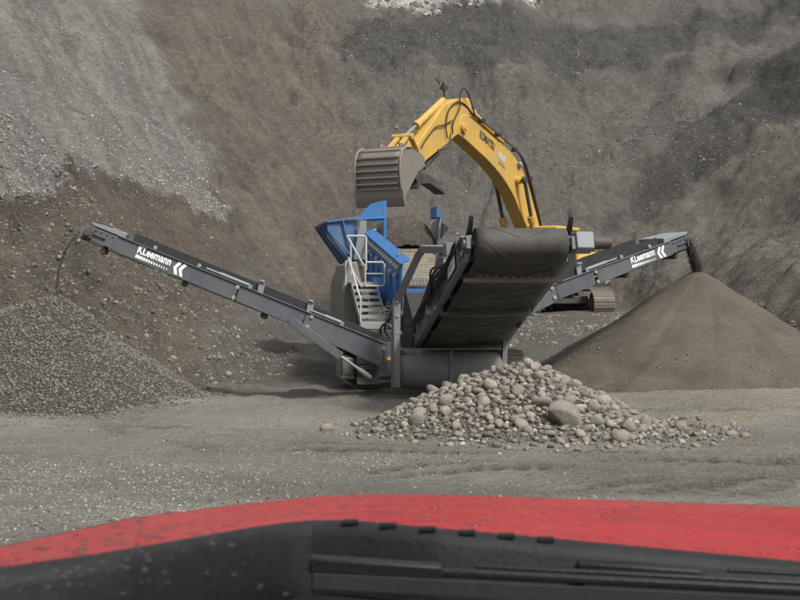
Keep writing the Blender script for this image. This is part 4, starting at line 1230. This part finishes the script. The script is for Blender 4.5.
# cab
m = MB()
x0, x1, y0, y1 = .28, 1.98, .40, 1.34
for (x, y) in ((x0, y0), (x0, y1), (x1, y0), (x1, y1)): m.bar((x, y, 1.22), (x - (.16 if x == x1 else 0), y, 2.86), .08, .08, (0, 1, 0))
m.bar((1.1, y1, 1.22), (1.1, y1, 2.86), .07, .07, (0, 1, 0)); m.box((1.1, .87, 1.45), (1.72, .94, .46)); m.box((.55, .87, 2.0), (.5, .9, 1.4))
cab = m.build('cab', M['yellow'], dig, bevel=.02)
m = MB(); m.box((1.05, .87, 2.93), (1.86, 1.06, .14)); m.build('cab_roof', M['yellow'], cab, bevel=.05)
m = MB(); m.box((1.1, y1 + .0, 2.27), (1.5, .012, 1.1)); m.box((1.1, y0, 2.27), (1.5, .012, 1.1)); m.prism([(1.98, y0 + .04, 1.68), (1.98, y1 - .04, 1.68), (1.84, y1 - .04, 2.84), (1.84, y0 + .04, 2.84)], (.012, 0, 0)); m.build('cab_window', M['glass_dark'], cab)
# boom
def slab(mb, pts, w, y=0):
    return mb.prism([(x, y - w / 2, z) for x, z in pts], (0, w, 0))
def bez(p0, p1, p2, n):
    return [((1 - t) ** 2 * p0[0] + 2 * t * (1 - t) * p1[0] + t * t * p2[0], (1 - t) ** 2 * p0[1] + 2 * t * (1 - t) * p1[1] + t * t * p2[1]) for t in [k / n for k in range(n + 1)]]
top = [(.18, 2.05), (.95, 3.35)] + bez((1.5, 4.15), (2.05, 5.02), (3.1, 5.38), 6) + [(5.9, 6.18), (6.28, 6.12)]
bot = [(6.42, 5.86), (6.38, 5.52), (6.0, 5.42)] + bez((4.6, 4.95), (3.0, 4.35), (2.35, 3.55), 6) + [(1.35, 2.6), (.62, 1.78), (.35, 1.72)]
m = MB(); slab(m, top + bot, .46); boom = m.build('boom', M['yellow'], dig, bevel=.02)
for (x, z, r_, w_) in ((6.22, 5.76, .15, .66), (2.55, 4.45, .13, .72), (.40, 1.92, .17, .7)):
    m = MB(); m.tube((x, -w_ / 2, z), (x, w_ / 2, z), r_, 18); m.tube((x, -w_ / 2 - .03, z), (x, w_ / 2 + .03, z), r_ * .55, 14); m.build('boom_pin', M['yellow'], boom, bevel=.008)
for s in (-1, 1):
    m = MB(); a_, b__ = Vector((1.25, s * .52, 1.45)), Vector((2.55, s * .52, 4.45)); d_ = (b__ - a_)
    m.tube(a_, a_ + d_ * .60, .105, 18); m.tube(a_ + d_ * .56, a_ + d_ * .62, .13, 18); bc = m.build('boom_cylinder', M['yellow'], boom)
    m = MB(); m.tube(a_ + d_ * .60, b__, .06, 14); m.tube(b__ + Vector((0, -.06, 0)), b__ + Vector((0, .06, 0)), .12, 16); m.build('cylinder_rod', M['dark_steel'], bc)
# arm cylinder on top of the boom
m = MB(); a_, b__ = Vector((3.35, 0, 5.66)), Vector((5.72, 0, 6.52)); d_ = b__ - a_
m.tube(a_, a_ + d_ * .78, .115, 18); m.tube(a_ + d_ * .75, a_ + d_ * .80, .14, 18); m.box(a_, (.26, .24, .26)); ac = m.build('arm_cylinder', M['yellow'], boom)
m = MB(); m.tube(a_ + d_ * .8, b__, .065, 14); m.build('cylinder_rod', M['steel'], ac)
# hard lines along the boom's upper edge
m = MB()
for k, (dy, dz) in enumerate(((.30, .10), (.26, .16), (.20, .20), (-.26, .14))):
    m.hose([(.45, dy, 2.45 + dz * .4), (1.0, dy, 3.44 + dz * .6), (1.6, dy, 4.42 + dz * .6), (2.1, dy, 5.0 + dz), (2.7, dy, 5.30 + dz), (3.4, dy, 5.52 + dz * .9), (4.6, dy, 5.87 + dz * .8), (5.6, dy, 6.14 + dz * .7)], .026, 7)
for (x, z) in ((1.62, 4.52), (2.7, 5.36), (3.9, 5.72), (5.0, 6.04)): m.box((x, .25, z + .06), (.10, .22, .12))
m.build('hydraulic_line', M['dark_steel'], boom)
m = MB(); m.hose([(5.55, .30, 6.18), (5.85, .34, 6.5), (6.15, .34, 6.86), (6.42, .32, 6.88), (6.52, .30, 6.62), (6.50, .28, 6.3), (6.7, .27, 6.05), (6.9, .27, 5.8), (6.9, .26, 5.5)], .022, 8); m.hose([(5.5, .2, 6.2), (5.9, .22, 6.42), (6.5, .24, 6.50), (7.1, .26, 6.2), (7.3, .26, 5.7), (7.2, .26, 5.35)], .020, 8)
m.build('hose', M['rubber'], boom)
m = MB(); m.box((2.35, .26, 4.98), (.20, .10, .14)); m.tube((2.42, .30, 4.98), (2.50, .30, 4.94), .08, 14); m.build('work_lamp', M['galv'], boom, bevel=.01)
# lettering on the boom's left side: reads from the tip down towards the foot
ux_ = Vector((-.945, 0, -.325)).normalized(); uy_ = Vector((-.325, 0, .945)).normalized()
fit_text('KOMATSU', 1.05, .26, M['rubber'], frame_matrix((5.15, .234, 5.58), ux_, uy_, ux_.cross(uy_)), boom, 'lettering', .004, .035)
m = MB(frame_matrix((3.92, .234, 5.10), ux_, uy_, ux_.cross(uy_))); m.prism([(.0, .02, .004), (.42, -.02, .004), (.52, .05, .004), (.50, .20, .004), (.1, .22, .004), (.0, .14, .004)], (0, 0, .003)); m.build('pale_sticker', M['white_rail'], boom, smooth=False)
m = MB(frame_matrix((3.9, .234, 4.93), ux_, uy_, ux_.cross(uy_))); m.prism([(.05, 0, .004), (.55, 0, .004), (.55, .07, .004), (.05, .07, .004)], (0, 0, .003)); m.build('model_plate', M['pale_panel'], boom, smooth=False)
# arm
m = MB(); slab(m, [(5.55, 6.62), (5.80, 6.70), (6.35, 6.62), (7.25, 6.34), (9.35, 4.62), (9.48, 4.40), (9.35, 4.26), (9.05, 4.28), (7.2, 5.16), (6.55, 5.50), (6.05, 5.66), (5.62, 6.30)], .40); arm = m.build('arm', M['yellow'], dig, bevel=.02)
m = MB(); a_, b__ = Vector((7.0, 0, 6.50)), Vector((9.30, 0, 5.18)); d_ = b__ - a_
m.tube(a_, a_ + d_ * .68, .10, 18); m.tube(a_ + d_ * .64, a_ + d_ * .70, .125, 18); m.box(a_ + Vector((0, 0, -.10)), (.22, .2, .24)); bcy = m.build('bucket_cylinder', M['yellow'], arm, bevel=.005)
m = MB(); m.tube(a_ + d_ * .70, b__, .06, 14); m.build('cylinder_rod', M['steel'], bcy)
m = MB()
for s in (-1, 1):
    m.bar((8.85, s * .24, 4.72), (9.32, s * .24, 5.22), .05, .16, (0, 1, 0)); m.bar((9.32, s * .14, 5.20), (9.88, s * .14, 4.80), .07, .15, (0, 1, 0))
m.tube((9.32, -.32, 5.2), (9.32, .32, 5.2), .085, 14); m.tube((9.88, -.32, 4.8), (9.88, .32, 4.8), .085, 14)
m.build('bucket_link', M['yellow'], arm, bevel=.006)
m = MB(); m.hose([(6.9, .24, 5.9), (7.4, .26, 5.72), (7.9, .26, 5.6), (8.4, .26, 5.25), (8.7, .24, 4.95)], .02, 7); m.hose([(7.0, .25, 5.5), (7.1, .28, 5.15), (7.4, .28, 5.02), (7.8, .26, 4.95)], .02, 7); m.build('hose', M['rubber'], arm)
m = MB(); m.bar((6.9, 0, 6.55), (7.0, 0, 6.98), .04, .04, (0, 1, 0)); m.hose([(6.95, 0, 6.9), (7.15, .08, 7.02), (7.3, .1, 6.92), (7.45, .06, 6.72), (7.5, .03, 6.5)], .022, 6); m.box((7.05, .05, 6.86), (.22, .14, .14)); m.bar((7.1, 0, 6.9), (7.35, -.05, 7.12), .03, .03); m.build('hose_mount', M['dark_steel'], arm)
# thumb under the arm
m = MB(); slab(m, [(8.95, 4.10), (8.7, 4.22), (8.1, 4.24), (7.6, 4.05), (7.25, 3.80), (7.2, 3.72), (7.55, 3.84), (8.1, 3.98), (8.55, 3.94), (8.75, 3.78), (8.82, 3.80), (8.78, 3.98)], .34); m.bar((8.6, 0, 4.2), (8.95, 0, 4.42), .3, .12)
th = m.build('thumb', M['dark_steel'], arm, bevel=.01)
m = MB(); m.tube((7.35, 0, 4.92), (8.2, 0, 4.42), .075, 14); m.tube((8.2, 0, 4.42), (8.6, 0, 4.18), .045, 12); m.build('thumb_cylinder', M['dark_steel'], th)
# bucket: curved shell, strake bars, side plates, lip
W = 1.42
bp = [(9.55, 4.74), (9.95, 4.80), (10.25, 4.78), (10.42, 4.68), (10.52, 4.48), (10.55, 4.2), (10.53, 3.9), (10.46, 3.62), (10.34, 3.18)]
m = MB(); rows = [[(x, -W / 2 + W * k / 6, z) for k in range(7)] for x, z in bp]; m.strip(rows); bk = m.build('bucket', M['bucket'], dig)
so = bk.modifiers.new('thickness', 'SOLIDIFY'); so.thickness = .035; so.offset = -1
for s in (-1, 1):
    m = MB(); m.prism([(x, s * W / 2, z) for x, z in bp[:-1]] + [(10.38, s * W / 2, 3.30), (9.55, s * W / 2, 4.18), (9.2, s * W / 2, 4.36), (9.22, s * W / 2, 4.60)], (0, s * -.035, 0))
    sp = m.build('bucket_side', M['bucket'], bk, bevel=.008)
    m = MB(); m.path([(x + .01, s * (W / 2 + .005), z) for x, z in bp[1:-1]], .035, 8); m.build('wear_edge', M['bucket'], sp)
for (x, z), (xb, zb) in zip([(10.12, 4.80), (10.40, 4.69), (10.52, 4.50), (10.55, 4.32), (10.555, 4.14), (10.54, 3.96), (10.51, 3.79), (10.47, 3.65)], bp):
    m = MB(); m.box((x + .012, 0, z), (.05, W * .92, .055)); m.build('strake', M['bucket'], bk, bevel=.008)
m = MB(); m.prism([(10.48, -W / 2 - .06, 3.64), (10.46, -W / 2 - .06, 3.40), (10.36, -W / 2 - .06, 3.17), (10.31, -W / 2 - .06, 3.18), (10.42, -W / 2 - .06, 3.64)], (0, W + .12, 0)); m.build('cutting_lip', M['bucket'], bk, bevel=.01)
m = MB()
for s in (-1, 1): m.prism([(9.15, s * .30, 4.4), (9.45, s * .30, 4.25), (9.9, s * .30, 4.75), (9.95, s * .30, 4.95), (9.78, s * .30, 4.95), (9.3, s * .30, 4.6)], (0, s * .05, 0))
m.tube((9.32, -.4, 4.44), (9.32, .4, 4.44), .07, 14); m.build('bucket_ear', M['bucket'], bk, bevel=.008)

bk.location.x = 0.12
# ------------------------------------------------------------------ pickup truck the picture is taken from
t = NT('wet_red_paint')
p = t.pos()
mp = t.node('ShaderNodeMapping'); mp.inputs['Scale'].default_value = (0.6, 0.8, 1.0); t.link(p, mp.inputs['Vector'])
n1 = t.noise(mp.outputs[0], 9, 5, 0.65)
vor = t.voronoi(mp.outputs[0], 150)
beads = t.ramp(vor, [(0.12, 1.0), (0.42, 0.0)])
c = t.mix(t.ramp(n1, [(0.35, 0.0), (0.7, 1.0)]), (0.40, 0.004, 0.011), (0.48, 0.008, 0.017))
t.set(Base_Color=c, Roughness=t.ramp(n1, [(0.35, 0.24), (0.7, 0.34)]), Coat_Weight=0.12, Coat_Roughness=0.06, Specular_IOR_Level=0.5)
t.bump(t.math('ADD', t.math('MULTIPLY', beads, 0.7), t.math('MULTIPLY', t.noise(mp.outputs[0], 26, 4, 0.6), 0.8)), 0.55, 0.008)
M['red'] = t.m
M['plastic'] = plain('black_plastic', (0.009, 0.0092, 0.0095), 0.5, 0, 0.3, 60, spec=0.35, bump=0.2)
M['trim'] = plain('wet_grey_trim', (0.014, 0.0145, 0.016), 0.65, 0, 0.3, 60, spec=0.3, bump=0.2)
M['dash'] = plain('dark_dash', (0.02, 0.02, 0.021), 0.8, 0, 0.2, 30)
M['chrome'] = plain('chrome', (0.6, 0.6, 0.6), 0.2, 1.0, 0.05, 10)
t = NT('windscreen_glass')
tr_ = t.node('ShaderNodeBsdfTransparent'); tr_.inputs[0].default_value = (0.955, 0.965, 0.955, 1)
gl = t.node('ShaderNodeBsdfGlossy'); gl.inputs['Roughness'].default_value = 0.03
fr_ = t.node('ShaderNodeLayerWeight'); fr_.inputs['Blend'].default_value = 0.5
mx = t.node('ShaderNodeMixShader')
t.link(t.ramp(fr_.outputs['Facing'], [(0.3, 0.025), (0.75, 0.06), (1.0, 0.6)]), mx.inputs[0]); t.link(tr_.outputs[0], mx.inputs[1]); t.link(gl.outputs[0], mx.inputs[2])
t.link(mx.outputs[0], t.n['Material Output'].inputs['Surface'])
M['glass'] = t.m
t = NT('rain_water'); t.set(Base_Color=(0.92, 0.94, 0.95), Roughness=0.02, Transmission_Weight=1.0, IOR=1.33); M['water'] = t.m

TB = Vector((0.30, 2.0, 0.30))
truck = empty('pickup_truck', TB)
tag(truck, 'wet red pickup truck whose bonnet and wipers fill the bottom edge', 'truck')
TT_ = Matrix.Translation(-TB)
def interp(x, pts_):
    xs, ys = zip(*pts_)
    return float(np.interp(x, xs, ys))
def crown(x):
    u = x + .1
    return -.0465 * u + .0835 * (math.sqrt(u * u + .0144) - .12)
def hood_z(x, v):
    d = .062 + .127 * v + crown(x) + .06 * max(0.0, (1.9 - v) / .65) * max(0.0, x + .05)
    if v > 2.3: d += 1.9 * (v - 2.3) ** 2
    if x > 1.0: d += 6 * (x - 1.0) ** 2
    return CAM_H - d
def rear_v(x):
    base = interp(x, [(-.5, .62), (-.33, .84), (-.27, .89), (-.21, .94), (-.18, 1.0), (-.155, 1.07), (-.13, 1.15), (-.105, 1.21), (-.08, 1.235), (-.03, 1.215), (.03, 1.19), (.165, 1.19), (.36, 1.2), (.6, 1.18), (1.1, 1.0)])
    return base
def front_v(x):
    return 2.66 - .16 * ((x - .3) / .75) ** 2
xs_ = list(np.linspace(-.46, 1.06, 48))
rows = []
for i in range(50):
    u = i / 49
    rows.append([(x, rear_v(x) + (front_v(x) - rear_v(x)) * u, hood_z(x, rear_v(x) + (front_v(x) - rear_v(x)) * u)) for x in xs_])
m = MB(TT_); m.strip(rows); hood = m.build('bonnet', M['red'], truck)
so = hood.modifiers.new('thickness', 'SOLIDIFY'); so.thickness = .02; so.offset = -1
# rain standing on the bonnet
tv, tf = stone_template(1, 9, 0.42, 0.15)
Vd, Fd = [], []
rw_ = np.random.RandomState(2)
for k in range(1500):
    x = rw_.uniform(-.45, 1.04); u = rw_.rand() ** 1.2; v = rear_v(x) + .02 + (2.5 - rear_v(x)) * u
    r_ = .001 + .0022 * rw_.rand() ** 2
    st = rw_.uniform(1.0, 3.2)
    q = tv * np.array([r_ * st, r_ * 1.1, r_])
    q[:, 1] += .12 * q[:, 0]
    Fd.append(tf + k * len(tv)); Vd.append(q + np.array([x - TB.x, v - TB.y, hood_z(x, v) - TB.z]))
bead = bpy.data.objects.new('water_beads', np_mesh('water_beads', np.concatenate(Vd), np.concatenate(Fd), M['water'], smooth=True))
col.objects.link(bead); bead.parent = hood; bead['kind'] = 'stuff'
# wet plastic lip along the bonnet's rear edge
rows = []
xs2 = list(np.linspace(-.47, 1.06, 60))
def lip(x, k):
    v0 = rear_v(x); z0 = hood_z(x, v0)
    pr = [(.010, -.004), (.009, .002), (.004, .004), (-.006, .003), (-.014, -.001), (-.018, -.008), (-.020, -.06), (-.005, -.07)][k]
    return (x, v0 + pr[0], z0 + pr[1])
m = MB(TT_)
for k in range(8): rows.append([lip(x, k) for x in xs2])
m.strip(rows); m.build('bonnet_seal', M['trim'], truck)
cm = MB(); cm.box((0, 0, 0), (.014, .010, .003)); cme = cm.mesh('seal_clip', False); cme.materials.append(M['trim'])
for x in (-.045, -.010, .025, .060, .095, .130):
    q = lip(x, 2); link_mesh('seal_clip', cme, truck, Vector((x, q[1] - .010, q[2] + .0005)) - TB)
# cowl panel with slots, falling to the glass
rows = []
for k in range(14):
    u = k / 13
    rows.append([(x, rear_v(x) - .055 - (rear_v(x) - .055 - .80 + .25 * ((x - .3) / .8) ** 2) * u, CAM_H - (.270 + .03 * u + .6 * crown(x))) for x in xs2])
m = MB(TT_); m.strip(rows); cowl = m.build('cowl_panel', M['plastic'], truck)
sm = MB(); sm.box((0, 0, 0), (.30, .008, .006)); sme_ = sm.mesh('cowl_slot', False); sme_.materials.append(M['dash'])
for k in range(4): link_mesh('cowl_slot', sme_, cowl, Vector((.16, 1.13 - .026 * k, CAM_H - .287 - .0025 * k)) - TB)
# wipers: arm, blade holder, rubber
def wiper(x0, v0, d0, x1, v1, d1, pivot):
    a, b = Vector((x0, v0, CAM_H - d0)), Vector((x1, v1, CAM_H - d1))
    mb = MB(TT_); mb.bar(a, b, .010, .007); mb.bar(a + Vector((-.004, 0, .002)), a.lerp(b, .16), .018, .013); mb.bar(a.lerp(b, .62), a.lerp(b, .70), .018, .014); mb.bar(a.lerp(b, .2) + Vector((0, .012, .004)), a.lerp(b, .95) + Vector((0, .012, .004)), .006, .004)
    w = mb.build('wiper', M['plastic'], truck, bevel=.003)
    mb = MB(TT_); mb.bar(a + Vector((0, -.012, -.010)), b + Vector((0, -.012, -.010)), .005, .012); mb.build('blade_rubber', M['dash'], w)
    mb = MB(TT_); pv = Vector(pivot); mid = a.lerp(b, .66)
    mb.bar(mid + Vector((0, 0, .010)), pv, .018, .010); mb.tube(pv + Vector((0, 0, -.04)), pv + Vector((0, 0, .012)), .018, 14); mb.build('wiper_arm', M['trim'], w, bevel=.003)
wiper(-.072, 1.12, .232, .60, 1.10, .262, (1.0, 1.02, CAM_H - .275))
wiper(.16, 1.17, .246, .80, 1.12, .268, (.98, 1.10, CAM_H - .270))
# windscreen with rain on it
def glass_pt(x, s):          # s 0 at the base, 1 at the header
    bow = .18 * ((x - .3) / .8) ** 2
    return Vector((x, .93 - .78 * s - bow + .03 * math.sin(math.pi * s), CAM_H - .31 + .80 * s))
m = MB(TT_); m.strip([[glass_pt(x, s) for x in np.linspace(-.52, 1.12, 24)] for s in np.linspace(0, 1, 14)])
ws = m.build('windscreen', M['glass'], truck)
m = MB(TT_)
rd = random.Random(11)
tv, tf = stone_template(2, 3, 0.5, 0.12)
gn = Vector((0, .70, .70)).normalized()
for k in list(range(130)) + list(range(220, 245)):
    if k < 220: px, py = rd.triangular(-10, 300, 20), rd.triangular(470, 600, 560)
    else: px, py = rd.uniform(0, 800), rd.uniform(20, 600)
    if py < 560 - px * .28 and k < 220: continue
    kx, kz = (px - 400) / 1333.3, (py - 290) / 1333.3
    s = .5
    for _ in range(12):
        g = glass_pt(kx * .7, s); y = g.y; s += ((CAM_H - kz * y) - g.z) * .55
        s = max(0, min(1, s))
    g = glass_pt(kx * glass_pt(kx * .7, s).y, s)
    r_ = rd.uniform(.0007, .0018) * (1.0 if k < 220 else .7)
    o_ = len(m.v)
    for q in tv: m.v.append(TT_ @ (g + Vector((q[0] * r_ * 1.3, q[1] * r_ * .8, q[2] * r_ * .55 + q[1] * r_ * -.7))))
    m.f += [[int(i) + o_ for i in f] for f in tf]
rdrops = m.build('raindrops', M['water'], ws); rdrops['kind'] = 'stuff'
# dash below the glass
m = MB(TT_); m.prism([(-.5, .80, CAM_H - .40), (-.5, .1, CAM_H - .40), (-.5, .0, CAM_H - .7), (-.5, .80, CAM_H - .7)], (1.6, 0, 0)); m.build('dashboard', M['dash'], truck, bevel=.02)
# wings, front end, wheels
for s in (-1, 1):
    xe = .30 + s * .76
    prof = [(0, -.012), (.05, -.022), (.11, -.055), (.16, -.12), (.185, -.22), (.19, -.40), (.17, -.55)]
    rows = []
    for i in range(26):
        v = .70 + (2.58 - .70) * i / 25
        zb = hood_z(-.45 if s < 0 else 1.04, v) - .004
        fr2 = max(0, v - 2.2) * .25
        rows.append([(xe + s * (a - fr2 * (a / .19)), v, zb + b) for a, b in prof])
    m = MB(TT_); m.strip(rows); w = m.build('front_wing', M['red'], truck)
    so = w.modifiers.new('thickness', 'SOLIDIFY'); so.thickness = .012
    m = MB(TT_); m.bar((xe + s * .10, .84, CAM_H - .32), (xe + s * .02, .14, CAM_H + .50), .07, .10); m.build('windscreen_pillar', M['red'], truck, bevel=.02)
    tyr = MB(TT_); xw = .30 + s * .78
    n = 36
    ring = [(.0, .24), (.02, .30), (.05, .345), (.10, .36), (.17, .36), (.22, .345), (.25, .30), (.26, .24)]
    rows = [[(xw + s * (a - .13), 2.05 + r_ * math.cos(q), .66 + r_ * math.sin(q)) for a, r_ in ring] for q in [2 * math.pi * k / n for k in range(n + 1)]]
    tyr.strip(rows); wheel = tyr.build('wheel', M['rubber'], truck)
    m = MB(TT_); m.tube((xw + s * -.08, 2.05, .66), (xw + s * .09, 2.05, .66), .24, 28); m.tube((xw + s * .09, 2.05, .66), (xw + s * .11, 2.05, .66), .07, 18); m.build('rim', M['galv'], wheel, bevel=.01)
    m = MB(TT_); m.box((.30 + s * .66, 2.56, CAM_H - .62), (.30, .10, .16)); m.build('headlight', M['decal'], truck, bevel=.02)
m = MB(TT_); m.box((.30, 2.52, CAM_H - .60), (1.5, .10, .32)); m.box((.30, 2.50, CAM_H - .86), (1.6, .12, .14)); fas = m.build('front_panel', M['red'], truck, bevel=.03)
m = MB(TT_)
for k in range(5): m.box((.30, 2.585, CAM_H - .70 + .05 * k), (.98, .02, .02))
m.build('grille', M['plastic'], fas)
m = MB(TT_); m.box((.30, 2.68, CAM_H - 1.0), (1.8, .16, .18)); m.build('bumper', M['chrome'], truck, bevel=.03)
m = MB(TT_); m.box((.30, 1.6, CAM_H - .95), (1.3, 1.8, .40)); m.build('engine_bay', M['dash'], truck)
m = MB(TT_); m.bar((-.42, .13, CAM_H + .50), (1.02, .13, CAM_H + .50), .12, .08); m.build('roof_header', M['red'], truck, bevel=.02)
